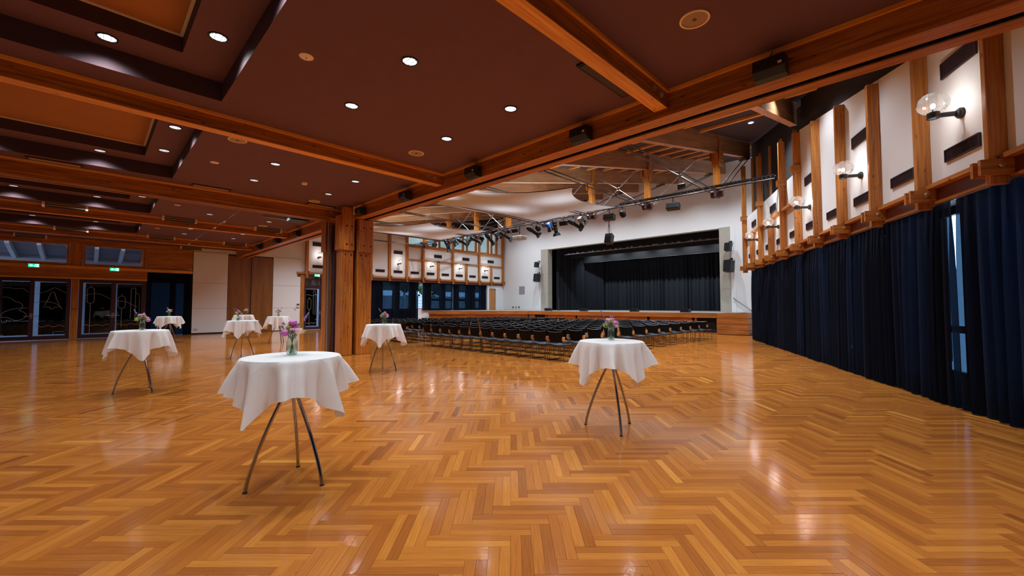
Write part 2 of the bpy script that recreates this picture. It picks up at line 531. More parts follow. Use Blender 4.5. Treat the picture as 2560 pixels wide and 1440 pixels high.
M['concrete'] = plain('concrete', (176, 170, 158), 0.85, var=0.12, vscale=4, bump=0.25, bscale=40)
M['stagefloor'] = plain('stage_floor', (150, 146, 142), 0.6, var=0.05)
M['speaker_beige'] = plain('speaker_rim', (250, 222, 178), 0.5)
M['speaker_mesh'] = plain('speaker_mesh', (176, 146, 120), 0.6, bump=0.3, bscale=500)
M['cap'] = plain('white_cap', (244, 228, 212), 0.5)
M['whiteplastic'] = plain('white_plastic', (224, 222, 218), 0.45)
M['glass'] = thin_glass('window_glass', (0.93, 0.97, 1.0), 0.10)
M['doorglass'] = thin_glass('door_glass', (0.80, 0.86, 0.90), 0.07)
M['globe'] = thin_glass('globe_glass', (0.96, 0.96, 0.96), 0.16, 0.03)
def milky(m, f):
    n = m.node_tree.nodes; l = m.node_tree.links; out = n['Material Output']
    src = out.inputs['Surface'].links[0].from_socket
    tr = n.new('ShaderNodeBsdfTranslucent'); tr.inputs['Color'].default_value = (0.9, 0.9, 0.9, 1)
    mx = n.new('ShaderNodeMixShader'); mx.inputs['Fac'].default_value = f
    l.new(src, mx.inputs[1]); l.new(tr.outputs['BSDF'], mx.inputs[2]); l.new(mx.outputs['Shader'], out.inputs['Surface'])
milky(M['globe'], 0.05)
M['jar'] = thin_glass('jar_glass', (0.90, 0.97, 0.94), 0.14)
M['water'] = thin_glass('jar_water', (0.78, 0.90, 0.84), 0.06)
M['etch'] = plain('etched_line', (158, 152, 136), 0.6)
M['lamp'] = glow('lamp_face', (232, 244, 255), 3.0)
M['bulb'] = glow('bulb', (255, 244, 226), 60)
M['exit_green'] = glow('exit_green', (20, 176, 132), 1.3)
M['exit_white'] = glow('exit_white', (225, 255, 246), 2.0)
M['cloth'] = None
M['stem'] = plain('flower_stem', (74, 112, 44), 0.6)
M['leaf'] = plain('leaf', (86, 124, 44), 0.55, var=0.2, vscale=30)
M['lime'] = plain('lime_blossom', (196, 212, 104), 0.6, var=0.15, vscale=40)
M['pink'] = plain('pink_rose', (244, 198, 190), 0.6, var=0.08, vscale=30)
M['magenta'] = plain('magenta_blossom', (204, 104, 176), 0.6, var=0.2, vscale=60)
M['violet'] = plain('violet_blossom', (150, 120, 200), 0.6, var=0.2, vscale=60)
M['outwood'] = plain('canopy_timber', (150, 150, 160), 0.7, var=0.1)
M['outwall'] = plain('outside_plaster', (190, 196, 205), 0.8, var=0.08)
M['outground'] = plain('outside_paving', (140, 140, 142), 0.9)
M['outgreen'] = plain('outside_leaf', (60, 96, 52), 0.8, var=0.3, vscale=8)
M['bluegel'] = plain('blue_gel', (58, 110, 200), 0.25)
M['lens'] = plain('lens', (60, 70, 96), 0.08, 0.4)
M['projector'] = plain('projector_case', (196, 196, 192), 0.5)
M['yellow'] = plain('yellow_sticker', (206, 176, 40), 0.6)

for k_ in ('lamp', 'bulb', 'exit_green', 'exit_white'): M[k_].cycles.emission_sampling = 'NONE'

def cloth_mat():
    m, n, l, b = nt('white_tablecloth')
    b.inputs['Base Color'].default_value = lin((244, 243, 242)); b.inputs['Roughness'].default_value = 0.8
    b.inputs['Specular IOR Level'].default_value = 0.2
    uv = n.new('ShaderNodeUVMap'); uv.uv_map = 'UVMap'
    sp = n.new('ShaderNodeSeparateXYZ'); l.new(uv.outputs['UV'], sp.inputs['Vector'])
    hs = []
    for ax in ('X', 'Y'):       # ironed fold lines across the cloth
        a = n.new('ShaderNodeMath'); a.operation = 'PINGPONG'; a.inputs[1].default_value = 0.175
        l.new(sp.outputs[ax], a.inputs[0])
        c = n.new('ShaderNodeMapRange'); c.inputs['From Min'].default_value = 0; c.inputs['From Max'].default_value = 0.006
        c.inputs['To Min'].default_value = 1; c.inputs['To Max'].default_value = 0
        l.new(a.outputs[0], c.inputs['Value']); hs.append(c.outputs['Result'])
    ad = n.new('ShaderNodeMath'); ad.operation = 'MAXIMUM'; l.new(hs[0], ad.inputs[0]); l.new(hs[1], ad.inputs[1])
    bp = n.new('ShaderNodeBump'); bp.inputs['Strength'].default_value = 0.35; bp.inputs['Distance'].default_value = 0.004
    l.new(ad.outputs[0], bp.inputs['Height']); l.new(bp.outputs['Normal'], b.inputs['Normal'])
    tr = n.new('ShaderNodeBsdfTranslucent'); tr.inputs['Color'].default_value = lin((226, 214, 204))
    mx = n.new('ShaderNodeMixShader'); mx.inputs['Fac'].default_value = 0.25
    l.new(b.outputs['BSDF'], mx.inputs[1]); l.new(tr.outputs['BSDF'], mx.inputs[2])
    l.new(mx.outputs['Shader'], n['Material Output'].inputs['Surface'])
    return m
M['cloth'] = cloth_mat()

ORD = ['zeroth', 'first', 'second', 'third', 'fourth', 'fifth', 'sixth', 'seventh', 'eighth', 'ninth', 'tenth', 'eleventh', 'twelfth', 'thirteenth', 'fourteenth']

def spot(parent, loc, power, color, size=138, blend=1.0, radius=0.07):
    d = bpy.data.lights.new('lamp_light', 'SPOT'); d.energy = power; d.color = color
    d.spot_size = R(size); d.spot_blend = blend; d.shadow_soft_size = radius
    o = bpy.data.objects.new('lamp_light', d); COL.objects.link(o); o.parent = parent; o.location = loc
    return o

# ================================================================== SETTING
XW = -28.17           # face of the long wall with the glass doors
ZC = 4.69             # low ceiling
PER = 5.545           # spacing of the ceiling beams
YG = 5.85             # near face of the main girder
YS = 27.3             # stage wall
TH = R(26.3)          # the curtained wall runs 26.3 degrees off the hall axis
DV = Vector((-math.sin(TH), math.cos(TH), 0)); NV = Vector((-DV.y, DV.x, 0)); C0 = -4.373
def rp(s, o=0.0, z=0.0):
    p = DV * s + NV * (C0 + o); return Vector((p.x, p.y, z))
def roof(y): return 7.05 + 0.205 * (y - 11.25)          # underside of the hall roof boards
def raft(y): return 6.35 + 0.205 * (y - 11.25)          # underside of the rafters

# ---- floor ---------------------------------------------------------
fl = MB()
poly = [(-28.6, -9.2, -0.012), tuple(rp(-12.5, -0.6, -0.012)), tuple(rp(22.6, -0.6, -0.012)), (-5.4, 22.5, -0.012), (-5.4, YS + 0.1, -0.012), (-28.6, YS + 0.1, -0.012)]
fl.prism(poly, (0, 0, -0.12))
floor = tag(fl.build('floor', M['gap']), kind='structure')
PL, PWD = 0.552, 0.069             # parquet strips, laid two by two in herringbone at 45 degrees
ca, sa = math.cos(R(45)), math.sin(R(45))
def h2w(a, b): return (a * ca - b * sa, a * sa + b * ca)
fx = Vector((math.cos(R(44.8)), math.sin(R(44.8)), 0)); ff = Vector((-math.sin(R(44.8)), math.cos(R(44.8)), 0))
strips = []
BW = 2 * PWD
def inside(x, y):
    if x < -28.5 or y < -3.5 or y > 24.3: return False
    return -(NV.x * x + NV.y * y) < -C0 + 0.35 if y < 21.5 else x < -5.5
for j in range(-45, 60):
    for i in range(-260, 330):
        a0 = i * BW + j * PL; b0 = i * BW - j * PL
        for kind in (0, 1):
            if kind == 0: ca_, cb_ = a0 + PL / 2, b0 + BW / 2
            else: ca_, cb_ = a0 + BW / 2, b0 + BW + PL / 2
            x, y = h2w(ca_, cb_)
            if not inside(x, y): continue
            for q in (-1, 1):
                if kind == 0: c = h2w(ca_, cb_ + q * PWD / 2)
                else: c = h2w(ca_ + q * PWD / 2, cb_)
                strips.append((c[0], c[1], kind))
rng = random.Random(5)
def strip_rank(s):
    f = s[0] * ff.x + s[1] * ff.y; r = s[0] * fx.x + s[1] * fx.y
    if f < 2.35 or abs(r) > 1.21 * f + 0.1: return 1e9
    return f
order = sorted(range(len(strips)), key=lambda k: strip_rank(strips[k]))
single = set(order[:300])
def strip_geo(mb, cx, cy, ang, tone, dz, tilt):
    L, Wd = PL / 2 - 0.0007, PWD / 2 - 0.0007
    c_, s_ = math.cos(ang), math.sin(ang)
    ou, ov = rng.random() * 60, rng.random() * 60
    V = []; 
    for (a, b, z) in ((-L, -Wd, -tilt), (L, -Wd, tilt), (L, Wd, tilt), (-L, Wd, -tilt)):
        V.append((cx + a * c_ - b * s_, cy + a * s_ + b * c_, dz + z))
    V += [(v[0], v[1], -0.012) for v in V]
    F = [(0, 1, 2, 3), (0, 4, 5, 1), (1, 5, 6, 2), (2, 6, 7, 3), (3, 7, 4, 0)]
    t = [(ou, ov), (ou + PL, ov), (ou + PL, ov + PWD), (ou, ov + PWD)]
    U = [t] + [[t[0], t[0], t[1], t[1]]] * 4
    mb.add(V, F, U)
    if mb.tone is None: mb.tone = []
    mb.tone += [tone] * 5
allm = MB()
for k, (x, y, kd) in enumerate(strips):
    if k in single: continue
    strip_geo(allm, x, y, R(45) + (PI / 2 if kd else 0), min(1, max(0, rng.gauss(0.5, 0.17))), rng.uniform(-0.0005, 0.0005), rng.uniform(-0.0004, 0.0004))
tag(allm.build('parquet_strips', M['floor'], floor), kind='stuff')
variants = []
for q in range(8):
    mb = MB(); strip_geo(mb, 0, 0, 0, (q + 0.5) / 8, 0, rng.uniform(-0.0004, 0.0004))
    me = mb.mesh('parquet_strip'); me.materials.append(M['plank']); variants.append(me)
for k in sorted(single):
    x, y, kd = strips[k]
    link('parquet_strip', rng.choice(variants), floor, (x, y, rng.uniform(-0.0004, 0.0004)), R(45) + (PI / 2 if kd else 0))

# ---- low ceiling with coffers -------------------------------------
ceil = MB()
X_R = 12.0
def flat(x0, x1, y0, y1, z=ZC): ceil.quad((x0, y0, z), (x0, y1, z), (x1, y1, z), (x1, y0, z))
Y0C, Y1C = -7.0, 1.33
mods = [(-2.6 - PER * k, -2.6 - PER * (k + 1)) for k in range(-1, 5)]      # bay k lies between beam k and beam k+1
flat(-28.3, X_R, Y1C, YG + 0.1)
flat(-28.3, X_R, -9.2, Y0C)
edges = []
for (xa, xb) in mods[:5]:
    x1 = xa - 0.62; x0 = xb + 0.52
    edges.append((x0, x1))
edges.sort()
prev = -28.3
for (x0, x1) in edges:
    flat(prev, x0, Y0C, Y1C); prev = x1
flat(prev, X_R, Y0C, Y1C)
ceiling = tag(ceil.build('ceiling', M['ceiling']), kind='structure')
for (x0, x1) in edges:
    z1, z2 = 4.98, 5.21
    mb = MB()
    a = (x0, Y0C, x1, Y1C); i = (x0 + 0.55, Y0C + 0.55, x1 - 0.55, Y1C - 0.55)
    def wallring(q, za, zb):
        x0_, y0_, x1_, y1_ = q
        for p, r_ in (((x0_, y0_), (x1_, y0_)), ((x1_, y0_), (x1_, y1_)), ((x1_, y1_), (x0_, y1_)), ((x0_, y1_), (x0_, y0_))):
            mb.quad((p[0], p[1], za), (p[0], p[1], zb), (r_[0], r_[1], zb), (r_[0], r_[1], za))
    wallring(a, ZC, z1); wallring(i, z1, z2)
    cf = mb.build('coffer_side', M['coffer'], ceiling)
    mb = MB()
    for q in ((a[0], a[1], a[2], i[1]), (a[0], i[3], a[2], a[3]), (a[0], i[1], i[0], i[3]), (i[2], i[1], a[2], i[3])):
        mb.quad((q[0], q[1], z1), (q[0], q[3], z1), (q[2], q[3], z1), (q[2], q[1], z1))
    mb.build('coffer_ledge', M['ceiling'], ceiling)
    mb = MB(); mb.box(i[0], i[1], z2, i[2], i[3], z2 + 0.03); mb.build('coffer_cloth_panel', M['coffer_cloth'], ceiling)
    mb = MB(); w = 0.035
    mb.box(i[0], i[1], z2 - 0.02, i[0] + w, i[3], z2 - 0.001); mb.box(i[2] - w, i[1], z2 - 0.02, i[2], i[3], z2 - 0.001)
    mb.box(i[0] + w, i[3] - w, z2 - 0.02, i[2] - w, i[3], z2 - 0.001); mb.box(i[0] + w, i[1], z2 - 0.02, i[2] - w, i[1] + w, z2 - 0.001)
    mb.build('coffer_panel_frame', M['coffer_frame'], ceiling)
tag(MB().box(-28.6, -9.3, 5.3, X_R, YG + 0.3, 5.45).build('ceiling_slab', M['darkroof']), kind='structure')

# ---- beams of the low ceiling, one every 5.5 m ----------------------
def bolt_heads(mb, pts, axis, r=0.035, h=0.02):
    for p in pts: mb.cyl(p, Vector(p) + Vector(axis) * h, r, r * 0.7, 10)
for k in range(0, 5):
    x = -2.6 - PER * k
    zb = 4.43 if k != 2 else 4.40
    mb = MB(); mb.box(x - 0.20, -9.0, zb, x, YG - 0.002, ZC + 0.02)
    b = tag(mb.build('ceiling_beam', M['beam']), kind='structure')
    for sx in (0, 1):
        mb = MB(); xx = x if sx else x - 0.235
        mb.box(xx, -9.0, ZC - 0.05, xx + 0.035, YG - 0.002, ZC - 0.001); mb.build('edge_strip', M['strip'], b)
    mb = MB(); mb.box(x - 0.198, -9.0, zb - 0.012, x - 0.002, YG - 0.03, zb - 0.0005); mb.build('lit_underside', M['beam_under'], b)  # sheet under the beam, floor bounce painted in by its brighter timber
    mb = MB()
    for (yy, zz) in ((5.42, 4.58), (5.62, 4.55)):
        mb.cyl((x, yy, zz), (x + 0.012, yy, zz), 0.05, 0.05, 14); mb.cyl((x + 0.012, yy, zz), (x + 0.03, yy, zz), 0.022, 0.022, 6)
    for (yy, zz) in ((5.37, 4.66), (5.5, 4.60), (5.58, 4.655)): mb.cyl((x, yy, zz), (x + 0.008, yy, zz), 0.012, 0.012, 8)
    mb.build('bolt_plate', M['bolt'], b)
    if k == 2:     # the deep beam that carries a sliding partition
        mb = MB(); mb.box(x - 0.30, -9.0, 4.30, x - 0.205, 5.40, ZC); mb.box(x - 0.16, -9, 4.305, x + 0.004, 5.40, 4.375); mb.build('track_beam', M['beam'], b)
        mb = MB(); mb.box(x - 0.20, -9.0, 4.30, x - 0.165, 5.40, 4.38); mb.build('partition_track', M['track'], b)

# ---- main girder over the opening -------------------------------------
gx0, gx1 = -28.25, 2.1
mb = MB(); mb.box(gx0, YG, 4.33, gx1, 6.12, 4.80)
girder = tag(mb.build('main_beam', M['beam']), kind='structure')
mb = MB(); mb.box(gx0, 6.25, 4.33, gx1 + 0.1, 6.45, 5.05); mb.build('far_girder', M['beam'], girder)
mb = MB(); mb.box(gx0, YG + 0.002, 4.318, gx1, 6.118, 4.3295); mb.build('lit_underside', M['post'], girder)  # girder undersides lighter than its faces, bounce light put into the colour
mb = MB(); mb.box(gx0, 6.252, 4.318, gx1 + 0.1, 6.448, 4.3295); mb.build('lit_underside', M['post'], girder)
mb = MB(); mb.box(gx0, 6.12, 4.42, gx1, 6.25, 4.47); mb.box(gx0, 6.125, 4.33, gx1, 6.145, 4.42); mb.box(gx0, 6.225, 4.33, gx1, 6.245, 4.42); mb.build('partition_track', M['track'], girder)
for k in range(-1, 5):
    xa = -2.6 - PER * k - (0.0 if k < 0 else 0.235); xb = -2.6 - PER * (k + 1) + 0.035
    if k == -1: xa = gx1
    if k == 4: xb = -28.1
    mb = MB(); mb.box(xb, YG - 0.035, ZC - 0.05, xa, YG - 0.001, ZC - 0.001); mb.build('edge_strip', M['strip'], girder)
# wall closing the roof space above the girder
tag(MB().box(-28.6, 6.2, 4.9, 6.0, 6.35, 6.2).build('wall_bulkhead', M['darkroof']), kind='structure')

# ---- column cluster under the girder -----------------------------------
column = tag(empty('column_cluster', (-13.3, 5.95, 0)), 'cluster of four bolted timber posts carrying the main beam', None, None, 'structure')
def colpost(x0, x1, y0, y1, z1, name='post'):
    mb = MB(); mb.box(x0 + 13.3, y0 - 5.95, 0.0, x1 + 13.3, y1 - 5.95, z1, 2, 0.012); return mb.build(name, M['column'], column)
for (x0, x1, y0, y1, z1) in ((-13.29, -12.89, 5.46, 5.84, 4.31), (-13.29, -12.85, 5.95, 6.44, 4.31), (-14.28, -13.98, 5.42, 5.80, 4.31), (-14.28, -13.98, 5.95, 6.40, 4.31)):
    colpost(x0, x1, y0, y1, z1)
for (x0, x1, y0, y1, z0, z1) in ((-12.885, -12.83, 5.43, 5.845, 3.28, 4.66), (-12.845, -12.79, 5.97, 6.46, 3.26, 4.31), (-13.29, -12.9, 5.40, 5.455, 3.30, 4.40), (-14.30, -13.95, 5.36, 5.415, 3.32, 4.28)):
    mb = MB(); mb.box(x0 + 13.3, y0 - 5.95, z0, x1 + 13.3, y1 - 5.95, z1, 2, 0.015)
    pl = mb.build('bolted_plate', M['column'], column)
    if x1 > -12.86:
        mb = MB()
        for yy in (y0 + 0.16, y1 - 0.09):
            for zz in (3.47, 4.05): bolt_heads(mb, [(x1 + 13.3, yy - 5.95, zz)], (1, 0, 0), 0.032, 0.015)
        mb.build('bolt_head', M['darkbolt'], pl)
mb = MB()
for (xx, ys) in ((-12.885, (5.58, 5.76)), (-12.845, (6.07, 6.24))):
    for yy in ys: bolt_heads(mb, [(xx + 13.3, yy - 5.95, 3.16)], (1, 0, 0), 0.032, 0.012)
mb.build('bolt_head', M['darkbolt'], column)
mb = MB(); mb.box(-0.52, -0.56, 0, -0.44, -0.50, 4.25); mb.build('aluminium_channel', M['alu'], column)
mb = MB(); mb.box(-0.55, -0.4, 0.0, -0.35, 0.4, 4.2); mb.build('partition_stop', M['plumframe'], column)

# ---- high hall: roof boards, purlins, trussed rafters ---------------------
y0r, y1r = 6.3, 27.5
mb = MB()
mb.add([(-29.2, y0r, roof(y0r)), (-29.2, y1r, roof(y1r)), (7, y1r, roof(y1r)), (7, y0r, roof(y0r)), (-29.2, y0r, roof(y0r) + 0.2), (-29.2, y1r, roof(y1r) + 0.2), (7, y1r, roof(y1r) + 0.2), (7, y0r, roof(y0r) + 0.2)],
       [(0, 1, 2, 3), (7, 6, 5, 4), (0, 4, 5, 1), (1, 5, 6, 2), (2, 6, 7, 3), (3, 7, 4, 0)])
hall_ceiling = tag(mb.build('ceiling_hall', M['hallceil']), kind='structure')
RX = [-2.84 - 2.915 * k for k in range(9)]
def wall_y(x): # y where the curtained wall (upper face) meets this x
    s = (x - NV.x * (C0 + 0.05)) / DV.x
    return DV.y * s + NV.y * (C0 + 0.05)
for k, x in enumerate(RX):
    ye = min(27.28, wall_y(x) - 0.02) if x > -6.5 else 27.28
    mb = MB(); w = 0.19
    P4 = [(x - w / 2, 6.47, raft(6.47)), (x - w / 2, ye, raft(ye)), (x - w / 2, ye, roof(ye)), (x - w / 2, 6.47, roof(6.47))]
    ou = random.random() * 30; ln = ye - 6.47
    V = P4 + [(p[0] + w, p[1], p[2]) for p in P4]
    U = [[(ou, 0), (ou + ln, 0), (ou + ln, 0.7), (ou, 0.7)]] * 2
    F = [(0, 3, 2, 1), (4, 5, 6, 7), (0, 1, 5, 4), (1, 2, 6, 5), (2, 3, 7, 6), (3, 0, 4, 7)]
    U = [[(ou, 0), (ou, 0.7), (ou + ln, 0.7), (ou + ln, 0)], [(ou, 0), (ou + ln, 0), (ou + ln, 0.7), (ou, 0.7)], [(ou, 1), (ou + ln, 1), (ou + ln, 1.19), (ou, 1.19)], [(0, 0)] * 4, [(0, 0)] * 4, [(0, 0)] * 4]
    mb.add(V, F, U)
    rf = tag(mb.build('roof_beam', M['rafter']), kind='structure')
    mb = MB(); mb.add([(x - w / 2, 6.47, raft(6.47) - 0.004), (x - w / 2, ye, raft(ye) - 0.004), (x + w / 2, ye, raft(ye) - 0.004), (x + w / 2, 6.47, raft(6.47) - 0.004)], [(0, 1, 2, 3)], [[(ou, 0), (ou + ln, 0), (ou + ln, .2), (ou, .2)]])
    mb.build('underside_lamella', M['beech'], rf)
    if k == 0: continue
    YT = 17.25
    ztop = roof(YT) - 0.02
    # strut of three boards with bolted cheek plates
    mb = MB(); mb.box(x - 0.095, YT - 0.13, 6.1, x + 0.095, YT + 0.13, raft(YT) - 0.01, 2); strut = mb.build('truss_strut', M['column'], rf)
    for sx in (-1, 1):
        mb = MB(); mb.box(x + sx * 0.10, YT - 0.10, raft(YT) - 0.55, x + sx * 0.155, YT + 0.10, ztop, 2); mb.build('cheek_plate', M['post'], strut)
        mb = MB(); mb.box(x + sx * 0.16, YT - 0.2, raft(YT) - 0.34, x + sx * 0.20, YT + 0.2, raft(YT) + 0.05, 2); mb.build('cheek_plate', M['column'], strut)
        mb = MB()
        for (dy, dz) in ((-0.12, -0.25), (0.12, -0.25), (-0.12, -0.05), (0.12, -0.05)):
            bolt_heads(mb, [(x + sx * 0.20, YT + dy, raft(YT) + dz)], (sx, 0, 0), 0.025, 0.015)
        mb.build('bolt_head', M['bolt'], strut)
    mb = MB()     # steel shoe where the tie rods meet
    mb.cyl((x - 0.21, YT, 5.93), (x + 0.21, YT, 5.93), 0.15, 0.15, 6, True, False)
    mb.box(x - 0.05, YT - 0.22, 5.80, x + 0.05, YT + 0.22, 6.12)
    mb.build('truss_node', M['node'], rf)
    for sx in (-0.12, 0.12):
        ya, yb = 9.6, (25.0 if ye > 26 else 22.6)
        yb = min(yb, ye - 0.3)
        mb = MB(); mb.cyl((x + sx, ya, raft(ya) - 0.06), (x + sx, YT, 5.93), 0.021, 0.021, 8); mb.cyl((x + sx, YT, 5.93), (x + sx, yb, raft(yb) - 0.07), 0.021, 0.021, 8)
        mb.build('tie_rod', M['rod'], rf)
    mb = MB()
    mb.beam((x, ya - 0.1, raft(ya) - 0.03), (x, ya + 0.55, raft(ya) - 0.1), 0.3, 0.10); mb.beam((x, yb + 0.1, raft(yb) - 0.03), (x, yb - 0.5, raft(yb) - 0.22), 0.3, 0.11)
    mb.build('rod_fork', M['rod'], rf)
# cross bracing between the struts
for k in range(1, len(RX) - 1):
    xa, xb = RX[k], RX[k + 1]; YT = 17.25; zc_ = 7.0
    xm = (xa + xb) / 2
    br = thing('cross_brace', 'thin steel cross brace, %s bay of roof struts from the curtained wall' % ORD[k], 'brace', (xm, YT, zc_))
    for (px, pz) in ((xa - xm - 0.1, 0.95), (xb - xm + 0.1, 0.95), (xa - xm - 0.2, -1.0), (xb - xm + 0.2, -1.0)):
        v = Vector((px, 0, pz))
        mb = MB(); mb.cyl(v.normalized() * 0.07, v, 0.011, 0.011, 6); mb.build('brace_rod', M['steel'], br)
    mb = MB(); pts = [(0.07 * math.cos(t), 0, 0.07 * math.sin(t)) for t in [2 * PI * i / 14 for i in range(15)]]
    mb.tube(pts, 0.014, 6, False); mb.build('centre_ring', M['chrome'], br)
# purlins between the rafters
pm = {}
for k in range(len(RX)):
    xa = RX[k] - 0.10; xb = (RX[k + 1] + 0.10) if k + 1 < len(RX) else -28.4
    for y in [8.2 + 1.42 * i for i in range(13)]:
        if xa > -7 and y > wall_y(xa) + 1: continue
        L = xa - xb
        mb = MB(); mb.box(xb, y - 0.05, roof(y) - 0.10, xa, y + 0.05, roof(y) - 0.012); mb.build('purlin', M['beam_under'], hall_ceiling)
for y in [8.2 + 1.42 * i for i in range(8)]:     # outermost bay beside the curtained wall
    xe = 0.9 - 0.494 * (y - 8.2) + 0.0
    if xe < RX[0] + 0.4: continue
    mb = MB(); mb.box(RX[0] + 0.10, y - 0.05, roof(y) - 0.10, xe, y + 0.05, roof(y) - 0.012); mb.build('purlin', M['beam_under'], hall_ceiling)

# ---- long wall with the glass doors (X = -28.17) ---------------------------
wl = MB()
# plaster of the high hall, above the curtain board
wl.box(-28.6, 6.5, 4.49, -28.27, 9.36, 6.6)
ztop = lambda y: roof(y)
def upper(y0, y1, z0):
    V = [(-28.6, y0, z0), (-28.6, y1, z0), (-28.6, y1, ztop(y1)), (-28.6, y0, ztop(y0)), (-28.27, y0, z0), (-28.27, y1, z0), (-28.27, y1, ztop(y1)), (-28.27, y0, ztop(y0))]
    wl.add(V, [(0, 3, 2, 1), (4, 5, 6, 7), (0, 1, 5, 4), (2, 3, 7, 6), (1, 2, 6, 5), (0, 4, 7, 3)])
upper(9.36, 16.95, 3.69)
wl.box(-28.6, 16.95, 3.69, -28.27, 27.3, 6.08)
upper(26.62, 27.3, 6.08)
# plaster round the little stage door
wl.box(-28.6, 25.30, 0, -28.27, 25.53, 3.40); wl.box(-28.6, 26.36, 0, -28.27, 27.3, 3.40); wl.box(-28.6, 25.53, 3.10, -28.27, 26.36, 3.40)
# piers and breast wall behind the curtains
WIN = [(15.2, 16.12), (16.6, 17.5), (18.05, 18.75), (19.45, 20.38), (20.86, 21.64), (22.28, 23.12), (24.1, 24.7)]
y = 12.0
for (a, b) in WIN + [(25.30, 25.3)]:
    wl.box(-28.75, y, 0, -28.55, a, 3.6); 
    if b > a: wl.box(-28.75, a, 0, -28.55, b, 1.28); wl.box(-28.75, a, 3.36, -28.55, b, 3.6)
    y = b
wl.box(-28.75, 25.3, 0, -28.62, 27.4, 4.0)
wl.box(-28.6, -9.3, 0, -28.2, -5.2, 4.7)
wl.box(-28.6, 3.86, 4.49, -28.24, 9.36, 5.4); wl.box(-28.6, -5.2, 4.68, -28.24, 3.86, 5.4)
wall_left = tag(wl.build('wall_left', M['white']), kind='structure')
mb = MB(); V = [(-28.6, 16.95, 8.2), (-28.6, 26.62, 8.2), (-28.6, 26.62, roof(26.62)), (-28.6, 16.95, roof(16.95))]
mb.prism(V, (0.25, 0, 0)); mb.build('head_board', M['darkroof'], wall_left)
nwin = 0
for i, (a, b) in enumerate(WIN):
    nwin += 1
    mb = MB(); f = 0.05
    mb.box(-28.72, a, 1.28, -28.62, a + f, 3.36); mb.box(-28.72, b - f, 1.28, -28.62, b, 3.36)
    mb.box(-28.72, a + f, 1.28, -28.62, b - f, 1.28 + f); mb.box(-28.72, a + f, 3.36 - f, -28.62, b - f, 3.36)
    if i >= 3: mb.box(-28.72, a + f, 1.95, -28.62, b - f, 2.12)
    w_ = tag(mb.build('window_%d' % nwin, M['plumframe']), kind='structure')
    mb = MB(); mb.box(-28.675, a + f, 1.28 + f, -28.665, b - f, 3.36 - f); mb.build('pane', M['glass'], w_)
# posts, brackets, bolts
PY = [9.71 + 1.453 * k for k in range(13)]
HALF = {19.9: 1}
for k, y in enumerate(PY):
    half = k in (7, 9, 11)
    zt = 5.06 if half else (raft(y) - 0.1)
    mb = MB(); mb.box(-28.27, y - 0.09, 3.42, -28.10, y + 0.09, zt, 2, 0.008)
    p = mb.build('wall_post', M['post'], wall_left)
    for sy in (-1, 1):
        mb = MB(); mb.box(-28.30, y + sy * 0.092, 3.55, -28.00, y + sy * 0.15, 3.76); mb.build('bracket_plate', M['post'], p)
    mb = MB(); mb.box(-28.25, y - 0.088, 3.36, -28.06, y + 0.088, 3.419); mb.build('post_foot', M['post'], p)
    mb = MB(); bolt_heads(mb, [(-28.10, y, 3.65)], (1, 0, 0), 0.03, 0.02); mb.build('bolt_head', M['bolt'], p)
mb = MB(); mb.box(-28.30, 9.1, 3.56, -28.14, 27.28, 3.69); mb.build('sill_rail', M['post'], wall_left)
mb = MB(); mb.box(-28.32, 9.15, 3.38, -28.18, 27.28, 3.559); mb.build('plum_board', M['purple'], wall_left)
for k in range(5, 12):
    a, b = PY[k] + 0.09, PY[k + 1] - 0.09
    mb = MB(); mb.box(-28.27, a - (0.18 if k in (7, 9, 11) else 0), 5.07, -28.12, b + (0.18 if k + 1 in (7, 9, 11) else 0), 5.15); mb.build('wall_rail', M['post'], wall_left)
for (a, b) in ((PY[5], PY[6]), (PY[6], PY[8]), (PY[8], PY[10]), (PY[10], PY[12])):
    mb = MB(); mb.box(-28.36, a + 0.09, 6.06, -28.14, b - 0.09, 6.26); mb.build('parapet_rail', M['post'], wall_left)
# plaster panels between the posts, a little proud
for k in range(12):
    mb = MB(); mb.box(-28.27, PY[k] + 0.11, 3.70, -28.235, PY[k + 1] - 0.11, (5.06 if k >= 5 else 6.6)); mb.build('plaster_panel', M['white'], wall_left)

def grille_mesh(w, h, vertical):
    mb = MB(); f = 0.018
    mb.box(0, -w / 2, -h / 2, 0.03, w / 2, -h / 2 + f); mb.box(0, -w / 2, h / 2 - f, 0.03, w / 2, h / 2)
    mb.box(0, -w / 2, -h / 2 + f, 0.03, -w / 2 + f, h / 2 - f); mb.box(0, w / 2 - f, -h / 2 + f, 0.03, w / 2, h / 2 - f)
    mb.box(-0.002, -w / 2 + f, -h / 2 + f, 0.004, w / 2 - f, h / 2 - f)
    if vertical:
        n = 26
        for i in range(n):
            yy = -w / 2 + f + (w - 2 * f) * (i + 0.5) / n
            mb.box(0.006, yy - 0.006, -h / 2 + f, 0.022, yy + 0.006, h / 2 - f)
    else:
        n = 9
        for i in range(n):
            zz = -h / 2 + f + (h - 2 * f) * (i + 0.5) / n
            mb.box(0.006, -w / 2 + f, zz - 0.006, 0.022, w / 2 - f, zz + 0.006)
    me = mb.mesh('vent_grille'); me.materials.append(M['grille']); return me
G_LO = grille_mesh(0.72, 0.19, True); G_HI = grille_mesh(0.74, 0.25, False)
for k in range(12):
    link('vent_grille', G_LO, wall_left, (-28.234, (PY[k] + PY[k + 1]) / 2, 4.095))
for y in (PY[0] + 0.726, PY[4] + 0.726, PY[7], PY[9], PY[11]):
    link('vent_grille', G_HI, wall_left, (-28.234 if y < 17 else -28.269, y, 5.55))

